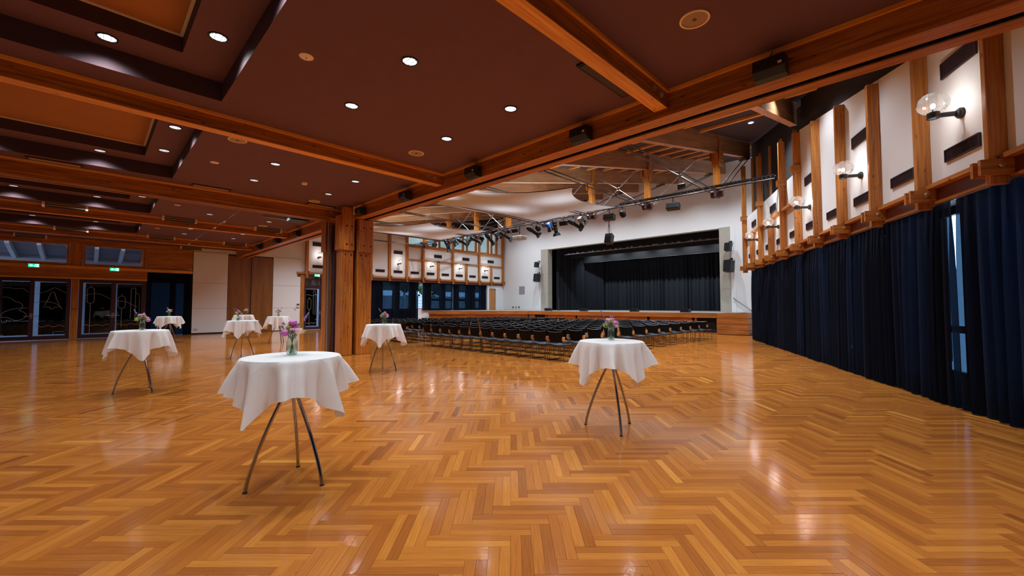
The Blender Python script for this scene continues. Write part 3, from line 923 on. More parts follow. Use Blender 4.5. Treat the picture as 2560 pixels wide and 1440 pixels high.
# clerestory windows above the parapet
for k in range(6, 12):
    a, b = PY[k], PY[k + 1]
    nwin += 1
    mb = MB()
    a2, b2 = a + 0.10, min(b - 0.10, 26.6)
    mb.box(-28.5, a2, 6.27, -28.38, a2 + 0.22, 8.2); mb.box(-28.5, b2 - 0.22, 6.27, -28.38, b2, 8.2)
    mb.box(-28.5, a2 + 0.22, 6.27, -28.38, b2 - 0.22, 6.35); mb.box(-28.5, a2 + 0.22, 8.1, -28.38, b2 - 0.22, 8.2)
    w_ = tag(mb.build('window_%d' % nwin, M['post']), kind='structure')
    mb = MB(); mb.box(-28.45, a2 + 0.22, 6.35, -28.44, b2 - 0.22, 8.1); mb.build('pane', M['glass'], w_)

# ---- foyer part of that wall: lintel, transoms, glass doors -------------------
fo = MB(); fo.box(-28.45, -5.2, 2.79, XW, 2.0, 3.27)
lint = tag(fo.build('wall_lintel', M['lintel']), kind='structure')
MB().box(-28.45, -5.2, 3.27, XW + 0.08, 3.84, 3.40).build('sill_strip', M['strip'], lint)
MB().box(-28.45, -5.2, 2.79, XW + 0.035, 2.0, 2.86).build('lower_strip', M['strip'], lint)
MB().box(-28.45, -5.2, 4.47, XW, 3.86, 4.68).build('top_board', M['lintel'], lint)
MB().box(-28.40, 2.02, 3.405, XW - 0.03, 3.85, 4.468).build('wood_panel', M['lintel'], lint)
for (a, b) in ((-0.74, -0.32), (1.88, 2.015)):
    MB().box(-28.42, a, 3.405, XW - 0.02, b, 4.468, 2).build('transom_post', M['lintel'], lint)
for (a, b) in ((-0.645, -0.405), (-3.18, -2.94), (-5.2, -5.0)):
    mb = MB(); mb.box(-28.42, a, 0.09, XW - 0.01, b, 2.785, 2); mb.build('door_post', M['lintel'], lint)
    mb = MB(); mb.box(-28.42, a - 0.01, 0, XW + 0.02, b + 0.01, 0.09, 1); mb.build('post_base', M['post'], lint)
mb = MB()
for yy in (-0.565, -0.485): mb.cyl((XW - 0.01, yy, 1.38), (XW + 0.012, yy, 1.38), 0.025, 0.025, 10)
mb.build('push_button', M['black'], lint)
for (a, b) in ((-2.94, -0.75), (-0.31, 1.87), (-5.1, -3.1)):
    nwin += 1; mb = MB(); f = 0.09
    mb.box(-28.40, a, 3.41, XW - 0.04, a + f, 4.46); mb.box(-28.40, b - f, 3.41, XW - 0.04, b, 4.46)
    mb.box(-28.40, a + f, 3.41, XW - 0.04, b - f, 3.41 + 0.12); mb.box(-28.40, a + f, 4.37, XW - 0.04, b - f, 4.46)
    w_ = tag(mb.build('window_%d' % nwin, M['lintel']), kind='structure')
    MB().box(-28.30, a + f, 3.53, -28.292, b - f, 4.37).build('pane', M['glass'], w_)

ndoor = 0
def polyline(mb, pts, x, r=0.009):
    mb.tube([(x, p[0], p[1]) for p in pts], r, 6, True)
def arc(cy, cz, ry, rz, a0, a1, n=14):
    return [(cy + ry * math.cos(R(a0 + (a1 - a0) * i / n)), cz + rz * math.sin(R(a0 + (a1 - a0) * i / n))) for i in range(n + 1)]
def wave(y0, y1, z, amp, n=24, per=2.5):
    return [(y0 + (y1 - y0) * i / n, z + amp * math.sin(2 * PI * per * i / n)) for i in range(n + 1)]
def capsule(cy, z0, z1, w):
    return arc(cy, z1 - w, w, w, 0, 180, 10) + arc(cy, z0 + w, w, w, 180, 360, 10) + [(cy + w, z1 - w)]
def etch_tree_cloud(a, b):
    L = []
    L.append([(a + 0.02, 2.32), (a + 0.25, 2.32), (a + 0.42, 2.27), (a + 0.50, 2.31), (a + 0.6, 2.30), (b - 0.02, 2.14)])
    c = a + 0.1
    cl = arc(c - 0.02, 1.72, 0.27, 0.2, 100, 10, 8) + arc(c + 0.27, 1.52, 0.24, 0.21, 85, -60, 8) + arc(c + 0.32, 1.12, 0.30, 0.22, 70, -95, 9) + arc(c + 0.02, 0.95, 0.14, 0.10, 60, 140, 6)
    L.append(cl)
    L.append(arc(b - 0.1, 1.0, 0.75, 0.45, 175, 85, 10))
    L.append([(a + 0.03, 0.92), (a + 0.05, 0.82), (a + 0.15, 0.82), (a + 0.19, 0.93)])
    L.append([(a, 0.30), (a + 0.08, 0.27), (a + 0.16, 0.19)])
    return L
def etch_fir(a, b):
    c = a + 0.55
    L = [[(a + 0.05, 2.07), (a + 0.38, 2.2), (c + 0.03, 2.36), (c + 0.12, 2.34), (b - 0.02, 2.13)]]
    fir = []
    lv = [(0.05, 2.14), (0.09, 2.04), (0.07, 2.02), (0.13, 1.9), (0.10, 1.88), (0.17, 1.76), (0.15, 1.74), (0.22, 1.62), (0.19, 1.6), (0.28, 1.5), (0.05, 1.48), (0.05, 1.41)]
    fir = [(c - p[0], p[1]) for p in lv[::-1]] + [(c, 2.17)] + [(c + p[0], p[1]) for p in lv]
    L.append(fir + [(c - 0.05, 1.41)])
    L.append(arc(c - 0.25, 1.35, 0.55, 0.38, 120, 20, 9) + [(b - 0.12, 1.38)])
    L.append(wave(a + 0.02, b - 0.03, 0.62, 0.035, 30, 2.7))
    L.append([(c + 0.05, 0.2), (c + 0.07, 0.36), (b - 0.03, 0.37)])
    return L
def etch_lamp(a, b):
    c = a + 0.26
    L = [capsule(c, 1.66, 2.42, 0.12), [(c, 2.42), (c, 2.52)], [(c, 1.66), (c, 0.24)],
         [(a + 0.06, 2.08)] + arc(c + 0.15, 1.92, 0.35, 0.2, 150, 40, 8) + [(b - 0.03, 1.88)], wave(a + 0.03, b - 0.03, 0.62, 0.03, 30, 2.4)]
    return L
def etch_city(a, b):
    c = a + 0.22
    L = [capsule(c, 1.42, 2.02, 0.13), [(c, 2.02), (c, 2.12)], [(c, 1.42), (c, 0.5)],
         [(a + 0.02, 1.78), (a + 0.35, 1.76), (a + 0.8, 1.46)]]
    d = a + 0.55
    L.append([(d, 0.9), (d, 2.2)] + arc(d + 0.11, 2.3, 0.11, 0.13, 180, 60, 6) + [(d + 0.17, 2.42), (d + 0.17, 0.8)])
    L.append([(d + 0.17, 2.2)] + arc(d + 0.20, 2.02, 0.12, 0.14, 90, 0, 5) + [(d + 0.32, 0.85)] + arc(d + 0.2, 0.85, 0.12, 0.2, 0, -80, 5))
    L.append(wave(a + 0.02, b - 0.03, 0.62, 0.03, 20, 2))
    return L
def etch_city2(a, b):
    c = a + 0.22
    L = [capsule(c, 1.30, 2.0, 0.10), [(c, 2.0), (c, 2.08)], [(c, 1.30), (c, 0.3)], wave(a + 0.05, b - 0.06, 2.22, 0.03, 16, 1.6)]
    d = a + 0.46
    L.append([(d, 1.0), (d, 2.42)] + arc(d + 0.06, 2.45, 0.06, 0.08, 180, 0, 6) + [(d + 0.12, 0.95)])
    L.append([(d + 0.12, 2.3)] + arc(d + 0.14, 2.2, 0.09, 0.1, 90, 0, 5) + [(d + 0.23, 0.8)] + arc(d + 0.12, 0.8, 0.11, 0.18, 0, -90, 5))
    L.append(wave(a + 0.02, b - 0.03, 0.42, 0.02, 16, 3))
    return L
def glass_door(y0, y1, leaves, ztop_, label_etch, handle_side):
    """framed glass door: leaves = [(glass y0, glass y1, drawing)]"""
    global ndoor
    ndoor += 1
    mb = MB(); x0, x1 = XW - 0.10, XW - 0.02
    zg0, zg1 = 0.19, 2.63
    cuts = [y0] + [q for l_ in leaves for q in l_[:2]] + [y1]
    for i in range(0, len(cuts), 2): mb.box(x0, cuts[i], 0.02, x1, cuts[i + 1], ztop_)
    for (a, b, _) in leaves:
        mb.box(x0, a, 0.02, x1, b, zg0); mb.box(x0, a, zg1, x1, b, ztop_)
    d = tag(mb.build('door_%d' % ndoor, M['plumframe']), kind='structure')
    for i, (a, b, fn) in enumerate(leaves):
        mb = MB(); mb.box(XW - 0.065, a, zg0, XW - 0.055, b, zg1); pane = mb.build('pane', M['doorglass'], d)
        mb = MB()
        for ln in fn(a, b):
            ln = [(min(max(p[0], a + 0.015), b - 0.015), p[1]) for p in ln]
            polyline(mb, ln, XW - 0.05)
        mb.build('etched_drawing', M['etch'], pane)
        hy = b + 0.06 if i == 0 and len(leaves) > 1 else a - 0.05
        if len(leaves) == 1: hy = b + 0.05
        sgn = 1 if i == 1 or len(leaves) == 1 else -1
        if len(leaves) == 1: sgn = -1
        mb = MB(); mb.box(XW - 0.02, hy - 0.02, 0.98, XW - 0.005, hy + 0.02, 1.2)
        mb.tube([(XW - 0.01, hy, 1.08), (XW + 0.05, hy, 1.08), (XW + 0.055, hy + sgn * 0.03, 1.08), (XW + 0.055, hy + sgn * 0.2, 1.08)], 0.012, 8)
        mb.build('door_handle', M['alu'], d)
    return d
glass_door(-2.93, -0.655, [(-2.70, -1.91, etch_tree_cloud), (-1.77, -0.79, etch_fir)], 2.78, '', 0)
glass_door(-0.395, 1.98, [(-0.26, 0.70, etch_lamp), (0.87, 1.81, etch_city)], 2.78, '', 0)
glass_door(9.585, 10.65, [(9.70, 10.53, etch_city2)], 2.80, '', 0)
glass_door(10.945, 12.0, [(11.05, 11.88, etch_city2)], 2.80, '', 0)
glass_door(-5.0, -3.18, [(-4.85, -4.15, etch_lamp), (-4.05, -3.3, etch_city)], 2.78, '', 0)
tag(MB().box(-29.9, 9.2, 2.7, -28.62, 12.3, 2.75).box(-29.9, 9.2, 2.7, -29.8, 12.3, 4.0).box(-29.9, 9.1, 0, -28.62, 9.2, 4.0).box(-29.9, 12.3, 0, -28.62, 12.4, 4.0).box(-29.9, 9.2, 3.9, -28.62, 12.3, 4.0).build('wall_transom_blocker', M['grille']), kind='structure')  # dark box added behind the exit doors to keep sky out of the transoms
# jambs and transoms of the hall exit doors
hj = tag(MB().box(XW - 0.16, 9.37, 0, XW + 0.02, 9.58, 3.50, 2).build('wall_door_jamb', M['lintel']), kind='structure')
mb = MB(); mb.box(XW - 0.16, 10.655, 0.09, XW + 0.02, 10.94, 3.50, 2); mb.build('door_post', M['lintel'], hj)
mb = MB(); mb.box(XW - 0.16, 10.645, 0, XW + 0.05, 10.95, 0.09, 1); mb.build('post_base', M['post'], hj)
mb = MB(); mb.box(XW - 0.16, 12.0, 0, XW + 0.02, 12.3, 3.5, 2); mb.build('door_post', M['lintel'], hj)
for (a, b) in ((9.585, 10.65), (10.945, 12.0)):
    nwin += 1; mb = MB(); f = 0.06
    mb.box(XW - 0.12, a, 2.81, XW - 0.02, a + f, 3.42); mb.box(XW - 0.12, b - f, 2.81, XW - 0.02, b, 3.42); mb.box(XW - 0.12, a + f, 3.36, XW - 0.02, b - f, 3.42); mb.box(XW - 0.12, a + f, 2.81, XW - 0.02, b - f, 2.87)
    w_ = tag(mb.build('window_%d' % nwin, M['plumframe']), kind='structure')
    MB().box(XW - 0.08, a + f, 2.87, XW - 0.07, b - f, 3.36).build('pane', M['glass'], w_)
# white cladding boards and folding partition doors
def cladding(name, y0, y1, zs, m_):
    c = tag(empty(name, (XW - 0.05, y0, 0)), kind='structure')
    for i in range(len(zs) - 1):
        mb = MB(); mb.box(-0.25, 0.004, zs[i] + 0.004, 0.03, y1 - y0 - 0.004, zs[i + 1] - 0.004, None, 0.004); mb.build('wall_board', m_, c)
    mb = MB(); mb.box(-0.27, 0, 0, 0.01, y1 - y0, zs[-1]); mb.build('backing', M['grilleback'], c)
    return c
cladding('wall_cladding_1', 3.87, 5.46, (0.06, 1.39, 2.79, 4.49), M['whitepanel'])
cladding('wall_cladding_2', 7.78, 9.365, (0.03, 1.40, 2.78, 4.49), M['whitepanel'])
for (a, b) in ((5.475, 6.60), (6.645, 7.77)):
    ndoor += 1
    d = tag(MB().box(XW - 0.10, a, 0.01, XW - 0.03, b, 4.42, 2, 0.006).build('door_%d' % ndoor, M['panelwood']), kind='structure')
    mb = MB()
    for zz in (0.5, 1.5, 2.6): mb.cyl((XW - 0.03, a + 0.02, zz), (XW - 0.02, a + 0.02, zz), 0.02, 0.02, 8)
    mb.build('hinge', M['alu'], d)
tag(MB().box(-28.6, 5.46, 0, XW - 0.11, 7.78, 4.49).build('wall_recess', M['plumframe']), kind='structure')
tag(MB().box(XW - 0.1, 6.605, 0, XW - 0.01, 6.64, 4.42, 2).build('trim_1', M['plumframe']), kind='structure')
ndoor += 1
d = tag(MB().box(-28.45, 25.545, 1.165, -28.34, 26.345, 3.085, 2, 0.005).build('door_%d' % ndoor, M['beech']), 'plain light wood door at stage level', None, None, 'structure')
mb = MB(); mb.cyl((-28.34, 26.25, 2.1), (-28.28, 26.25, 2.1), 0.02, 0.02, 8); mb.build('door_handle', M['alu'], d)

# ---- stage wall ------------------------------------------------------------------
OX0, OX1, OZ1 = -22.76, -9.03, 6.33
ws = MB()
def slab(x0, x1, z0, z1f):
    z1 = z1f if z1f else roof(YS)
    ws.box(x0, YS, z0, x1, YS + 0.35, z1)
slab(-28.6, -23.55, 0, None); slab(-8.42, -5.3, 0, None); slab(-23.55, -8.42, OZ1, None)
wall_stage = tag(ws.build('wall_stage', M['white']), kind='structure')
for (a, b) in ((-23.55, OX0), (OX1, -8.42)):
    for (z0, z1) in ((0, 2.55), (2.555, 4.2), (4.205, 6.36)):
        mb = MB(); mb.box(a, YS - 0.06, z0, b, YS + 0.5, z1, None, 0.01); mb.build('concrete_pier', M['concrete'], wall_stage)
mb = MB(); mb.box(-23.85, YS - 0.03, 1.15, -23.56, YS - 0.001, 6.4); mb.box(-8.41, YS - 0.03, 1.15, -8.14, YS - 0.001, 6.4); mb.build('plaster_margin', M['white'], wall_stage)
MB().box(-23.5, YS - 0.035, OZ1 - 0.02, -8.5, YS + 0.4, OZ1 - 0.001).build('opening_lip', M['concrete'], wall_stage)
mb = MB(); mb.box(-26.19, YS - 0.02, 2.58, -25.5, YS - 0.001, 3.28); mb.build('grey_grille', plain('grey_grille_metal', (160, 160, 164), 0.5, bump=0.6, bscale=120), wall_stage)
tag(MB().box(-5.45, 21.8, 0, -5.3, YS + 0.3, roof(24)).build('wall_niche', M['white']), kind='structure')
# stage house behind the opening
sh = MB()
sh.box(-25.5, 36.0, 0, -6, 36.2, 9); sh.box(-25.7, YS + 0.36, 0, -25.5, 36.2, 9); sh.box(-6.2, YS + 0.36, 0, -6, 36.2, 9); sh.box(-25.7, YS + 0.36, 8.9, -6, 36.2, 9.1)
tag(sh.build('wall_stage_house', M['stageblack']), kind='structure')

# ---- curtained wall ----------------------------------------------------------------
wr = tag(empty('wall_right', rp(0, 0, 0), TH), kind='structure')      # local y runs along the wall, local -x points into the room
SP = [6.97 + 1.53 * k for k in range(-3, 11)]
def pz(s):      # top of the plaster at this place
    return raft(rp(s, 0.05).y) - 0.24
for k in range(len(SP) - 1):
    a, b = SP[k] + 0.04, SP[k + 1] + 0.04
    low = k >= 8
    zt0, zt1 = (5.72, 5.72) if low else (max(4.9, pz(a)), max(4.9, pz(b)))
    mb = MB()
    V = [(-0.05, a, 3.49), (-0.05, b, 3.49), (-0.05, b, zt1), (-0.05, a, zt0), (0.25, a, 3.49), (0.25, b, 3.49), (0.25, b, zt1), (0.25, a, zt0)]
    mb.add(V, [(0, 3, 2, 1), (4, 5, 6, 7), (0, 1, 5, 4), (2, 3, 7, 6), (1, 2, 6, 5), (0, 4, 7, 3)])
    mb.build('plaster_panel', M['white'], wr)
    link('vent_grille', G_LO, wr, (-0.051, (a + b) / 2, 3.84), PI)
    if k in (3, 5, 7): link('vent_grille', G_HI, wr, (-0.051, (a + b) / 2, 5.17), PI)
for s_ in (SP[10], SP[12]): link('vent_grille', G_HI, wr, (-0.051, s_ + 0.04, 5.17), PI)
for k, s_ in enumerate(SP):
    kk = k - 3
    half = kk in (7, 9)
    zt = 4.72 if half else raft(rp(s_, 0.1).y) - 0.30
    if kk < 0: zt = min(zt, 4.68)
    mb = MB(); mb.box(-0.245, s_, 3.10, -0.051, s_ + 0.085, zt, 2, 0.008)
    p = mb.build('wall_post', M['post'], wr)
    for sy in (0, 1):
        ya = s_ - 0.052 if sy == 0 else s_ + 0.087
        mb = MB(); mb.box(-0.36, ya, 3.215, -0.02, ya + 0.05, 3.415, 0); bp = mb.build('bracket_plate', M['post'], p)
    mb = MB(); bolt_heads(mb, [(-0.15, s_ - 0.052, 3.335)], (0, -1, 0), 0.033, 0.018); mb.build('bolt_head', M['bolt'], p)
    if not half and kk in (5, 6, 8, 10):
        for sy in (0, 1):
            ya = s_ - 0.045 if sy == 0 else s_ + 0.087
            mb = MB(); mb.box(-0.30, ya, 5.60, -0.02, ya + 0.043, 5.80, 0); mb.build('bracket_plate', M['post'], p)
for k in range(8, 13):
    half_a, half_b = (k - 3) in (7, 9), (k - 2) in (7, 9)
    mb = MB(); mb.box(-0.20, SP[k] + 0.09 - (0.09 if half_a else 0), 4.72, -0.055, SP[k + 1] - 0.005 + (0.09 if half_b else 0), 4.80); mb.build('wall_rail', M['post'], wr)
sa_, sb_ = SP[0] - 0.3, SP[-1] + 0.15
MB().box(-0.14, sa_, 3.42, -0.012, sb_, 3.485).build('soffit_board', M['post'], wr)
MB().box(-0.03, sa_, 3.22, 0.01, sb_, 3.418).build('plum_board', M['purple'], wr)
MB().box(-0.05, sa_, 3.175, 0.02, sb_ - 0.6, 3.215).build('curtain_rail', M['beam'], wr)
mb = MB(); mb.box(-0.02, sa_, 3.155, 0.02, sb_ - 0.6, 3.174); mb.build('rail_track', M['alu'], wr)
mb = MB()
V = [(0.26, SP[8], 5.72), (0.26, sb_, 5.72), (0.26, sb_, roof(rp(sb_).y)), (0.26, SP[8], roof(rp(SP[8]).y))]
mb.prism(V, (0.2, 0, 0)); mb.build('clerestory_back', M['darkroof'], wr)
V = [(0.0, sa_, pz(sa_) - 0.15), (0.0, SP[8], pz(SP[8]) - 0.02), (0.0, SP[8], roof(rp(SP[8]).y)), (0.0, sa_, roof(rp(sa_).y))]
mb = MB(); mb.prism(V, (0.2, 0, 0)); mb.build('dark_edge_beam', M['darkroof'], wr)
for k in range(8, 14):
    s_ = SP[k] - 0.35
    if k > 8: MB().box(0.12, s_, 5.73, 0.2, s_ + 0.09, raft(rp(s_).y), 2).build('clerestory_mullion', M['post'], wr)
# window wall behind the curtains
mb = MB(); s0 = -12.4
WR = [(4.6, 5.6), (6.7, 7.8), (9.0, 9.75), (11.3, 12.0), (13.0, 13.8), (14.9, 15.6), (17.2, 18.0), (20.0, 20.8)]
s0 = -12.4
for (a, b) in WR + [(22.0, 22.0)]:
    mb.box(0.55, s0, 0, 0.75, a, 3.6)
    if b > a: mb.box(0.55, a, 0, 0.75, b, 0.35); mb.box(0.55, a, 3.2, 0.75, b, 3.6)
    s0 = b
mb.box(0.02, sa_, 3.25, 0.75, sb_, 3.48)
mb.build('window_breast', M['grille'], wr)
for (a, b) in WR:
    nwin += 1; mb = MB(); f = 0.05
    mb.box(0.58, a, 0.35, 0.66, a + f, 3.2); mb.box(0.58, b - f, 0.35, 0.66, b, 3.2); mb.box(0.58, a + f, 0.35, 0.66, b - f, 0.42); mb.box(0.58, a + f, 3.12, 0.66, b - f, 3.2); mb.box(0.58, a + f, 1.08, 0.66, b - f, 1.20)
    w_ = mb.build('window_%d' % nwin, M['plumframe']); w_.location = rp(0, 0, 0); w_.rotation_euler = (0, 0, TH); tag(w_, kind='structure')
    MB().box(0.615, a + f, 0.42, 0.622, b - f, 3.12).build('pane', M['glass'], w_)
# the low part of that wall beside and behind the camera, and the back wall
mb = MB(); mb.box(-0.05, -12.4, 3.49, 0.25, SP[0] + 0.04, 4.72); mb.build('plaster_panel', M['white'], wr)
tag(MB().box(-28.7, -9.4, 0, 10.5, -9.2, 5.3).build('wall_back', M['white']), kind='structure')

# ================================================================== STAGE
ZS = 1.15
sx1 = -6.62
st = MB()
top = [(-28.25, 27.2, ZS - 0.05), (-28.25, 18.9, ZS - 0.05), (-22.05, 24.05, ZS - 0.05), (sx1, 24.05, ZS - 0.05), (sx1 + 0.02, 25.4, ZS - 0.05), (-7.6, 25.4, ZS - 0.05), (-7.6, 27.2, ZS - 0.05)]
stage = tag(empty('stage_platform', (-15, 25.5, 0)), 'wide timber stage with overhanging front boards before the black curtains', 'stage')
O = Vector((-15, 25.5, 0))
def loc_(p): return tuple(Vector(p) - O)
st.prism([loc_(p) for p in top], (0, 0, 0.05)); st.build('deck', M['stagefloor'], stage)
mb = MB(); mb.prism([loc_((p[0], p[1], 0.0)) for p in ((-25.4, YS - 0.0, 0), (-25.4, 35.9, 0), (-6.3, 35.9, 0), (-6.3, YS + 0.4, 0), (-9.1, YS + 0.4, 0), (-9.1, YS, 0), (-22.7, YS, 0), (-22.7, YS + 0.4, 0), (-25.4, YS + 0.4, 0))], (0, 0, ZS)); bd_ = mb.build('floor_stage_house', M['stagefloor']); bd_.location = O; tag(bd_, kind='structure')
# straight front
def front(p0, p1, divs, doors=()):
    p0 = Vector(p0) - O; p1 = Vector(p1) - O
    d = (p1 - p0); L = d.length; d.normalize(); nrm = Vector((d.y, -d.x, 0))
    mb = MB(); mb.beam(p0 + nrm * 0.0 + Vector((0, 0, ZS - 0.135)), p1 + Vector((0, 0, ZS - 0.135)), 0.10, 0.27); mb.build('fascia_board', M['stagewood'], stage)
    for (a, b) in divs:
        mb = MB(); q0 = p0 + d * a - nrm * 0.10; q1 = p0 + d * b - nrm * 0.10
        mb.beam(q0 + Vector((0, 0, 0.44)), q1 + Vector((0, 0, 0.44)), 0.04, 0.86); mb.build('front_panel', M['stagewood'], stage)
    mb = MB(); mb.beam(p0 - nrm * 0.25 + Vector((0, 0, 0.44)), p1 - nrm * 0.25 + Vector((0, 0, 0.44)), 0.04, 0.86); mb.build('front_backing', M['stageblack'], stage)
    mb = MB(); mb.beam(p0 - nrm * 0.08 + Vector((0, 0, 0.03)), p1 - nrm * 0.08 + Vector((0, 0, 0.03)), 0.1, 0.06); mb.build('plinth_board', M['stagewood'], stage)
xs = -22.05
def rel(x): return x - xs
front((-22.05, 24.0, 0), (-8.16, 24.0, 0), [(0.0, rel(-21.45)), (rel(-20.4), rel(-20.28)), (rel(-20.18), rel(-18.9)), (rel(-18.89), rel(-17.62)), (rel(-17.48), rel(-16.2)), (rel(-16.19), rel(-14.9)), (rel(-14.88), rel(-13.55)), (rel(-13.53), rel(-12.25)), (rel(-12.07), rel(-10.8)), (rel(-10.78), rel(-9.52)), (rel(-9.38), rel(-9.25))])
front((-28.15, 18.93, 0), (-22.08, 23.97, 0), [(0.02, 1.9), (1.92, 3.85), (3.87, 5.85), (5.87, 7.88)])
for (z0, z1) in ((0.02, 0.24), (0.255, 0.545), (0.56, 0.86), (0.875, ZS)):      # stepped boards of the corner block
    mb = MB(); mb.box(-8.14 + 15, 23.92 - 25.5, z0, sx1 + 15, 25.4 - 25.5, z1 - 0.0, 0, 0.006); mb.build('corner_board', M['stagewood'], stage)
# steps beside it
for i in range(4):
    mb = MB(); mb.box(-7.58 + 15 + 0.25 * i, 25.42 - 25.5, 0, -7.33 + 15 + 0.25 * i, 27.2 - 25.5, 0.94 - 0.23 * i); mb.build('step', M['stagewood'], stage)
hr = thing('handrail', 'sloping steel handrail on the white wall by the stage steps', 'handrail', (-8.3, YS - 0.1, 1.15))
mb = MB(); mb.tube([(0, 0, 0.86), (1.1, 0, 0.02)], 0.022, 10); mb.build('rail', M['chrome'], hr)
for t in (0.1, 0.9):
    mb = MB(); mb.tube([(1.1 * t, 0, 0.86 - 0.84 * t), (1.1 * t, 0, 0.80 - 0.84 * t), (1.1 * t, 0.1, 0.80 - 0.84 * t)], 0.01, 6); mb.build('rail_bracket', M['steel'], hr)

# ---- draped cloth ----------------------------------------------------------
def drape(name, length, z0, z1, material, seed, amp=0.06, pitch=0.17, header=0.0, flat_top=True, cols_per=7, parent=None, rows=9):
    rg = random.Random(seed)
    xs_ = [0.0]; 
    while xs_[-1] < length: xs_.append(xs_[-1] + pitch * rg.uniform(0.6, 1.5))
    k = length / xs_[-1]; xs_ = [q * k for q in xs_]
    A = [amp * rg.uniform(0.5, 1.25) for _ in xs_]; B = [rg.uniform(-0.35, 0.35) for _ in xs_]
    n = (len(xs_) - 1) * cols_per
    cols = []
    for i in range(n + 1):
        c = min(i // cols_per, len(xs_) - 2); t = (i - c * cols_per) / cols_per
        cols.append((c, t))
    V = []; F = []; U = []
    for r_ in range(rows + 1):
        v = r_ / rows; z = z0 + (z1 - z0) * v
        damp = 1.0 - 0.72 * max(0, (v - 0.55) / 0.45) ** 2 if flat_top else 1.0
        for (c, t) in cols:
            x = xs_[c] + (xs_[c + 1] - xs_[c]) * t
            a = A[c] * (1 - t) + A[c + 1] * t
            y = a * damp * (math.cos(2 * PI * t)) + 0.02 * math.sin(3.1 * x + B[c] + v * 1.5)
            x += 0.35 * a * math.sin(4 * PI * t) * 0.5
            V.append((x, y, z))
    m = n + 1
    for r_ in range(rows):
        for i in range(n):
            q = (r_ * m + i, r_ * m + i + 1, (r_ + 1) * m + i + 1, (r_ + 1) * m + i)
            F.append(q); U.append([(V[k_][0], V[k_][2]) for k_ in q])
    mb = MB(); mb.add(V, F, U, True)
    return mb
def curtain(name, label, p0, p1, z0, z1, material, seed, hem=True, group=None, **kw):
    p0 = Vector(p0); p1 = Vector(p1); d = p1 - p0
    rz = math.atan2(d.y, d.x)
    t = thing(name, label, 'curtain', (p0.x, p0.y, z0), rz, group)
    mb = drape(name, d.length, 0.012, z1 - z0, material, seed, **kw); mb.build('cloth', material, t)
    mb = MB(); mb.box(0, -0.015, z1 - z0 - 0.0, d.length, 0.015, z1 - z0 + 0.018); mb.build('heading_tape', M['blackmetal'], t)
    return t
# navy curtains of the curtained wall, panel by panel
cuts = [(3.2, 5.75), (5.78, 8.02), (8.10, 11.4), (11.42, 14.7), (14.72, 18.2), (18.22, 21.68)]
cn = ['closest to the big ceiling loudspeaker edge', 'meeting the bright blue slit', 'just past the bright blue slit', 'third from the stage along the sconce wall', 'second from the stage along the sconce wall', 'nearest the stage under the last sconces']
cn[0] = 'continuing past the edge of the view'
for i, (a, b) in enumerate(cuts):
    curtain('navy_curtain', 'long pleated navy curtain %s' % cn[i], rp(a, 0), rp(b, 0), 0.0, 3.15, M['curtain'], 40 + i, group='navy curtains under the sconce wall', amp=0.075, pitch=0.20)
# curtains on the long wall
curtain('navy_curtain', 'navy curtain between the column and the bright window gap', (-28.40, 12.1, 0), (-28.40, 18.17, 0), 0.0, 3.36, M['curtain'], 61, amp=0.05, pitch=0.16)
curtain('navy_curtain', 'navy curtain between the bright window gap and the small wood door', (-28.40, 18.56, 0), (-28.40, 21.52, 0), 1.17, 3.36, M['curtain'], 62, amp=0.05, pitch=0.16)
curtain('navy_curtain', 'navy curtain ending beside the small wood door at stage level', (-28.40, 21.58, 0), (-28.40, 25.28, 0), 1.17, 3.36, M['curtain'], 63, amp=0.05, pitch=0.16)
curtain('navy_curtain', 'navy curtain between the glass doors and the white cladding', (XW - 0.12, 2.03, 0), (XW - 0.12, 3.80, 0), 0.0, 3.24, M['curtain'], 64, amp=0.05, pitch=0.15)
tag(MB().box(-28.6, 2.0, 0, -28.5, 2.2, 3.3).box(-28.6, 3.55, 0, -28.5, 3.9, 3.3).box(-28.6, 2.2, 2.75, -28.5, 3.55, 3.3).box(-28.6, 2.95, 0, -28.5, 3.2, 2.75).build('wall_window_pier', M['plumframe']), kind='structure')
# black cloth hung outside the glass doors
for i, (a, b, lab) in enumerate(((-2.74, -1.88, 'cloud'), (-1.63, -0.77, 'fir tree'), (-0.18, 0.73, 'street lamp'), (0.93, 1.83, 'skyline'), (9.64, 10.505, 'slim towers'), (11.0, 11.88, 'half hidden towers'))):
    curtain('black_drape', 'black drape behind the glass pane etched with the %s' % lab, (-28.52, a, 0), (-28.52, b, 0), 0.22, 2.6, M['door_drape'], 80 + i, amp=0.03, pitch=0.16)

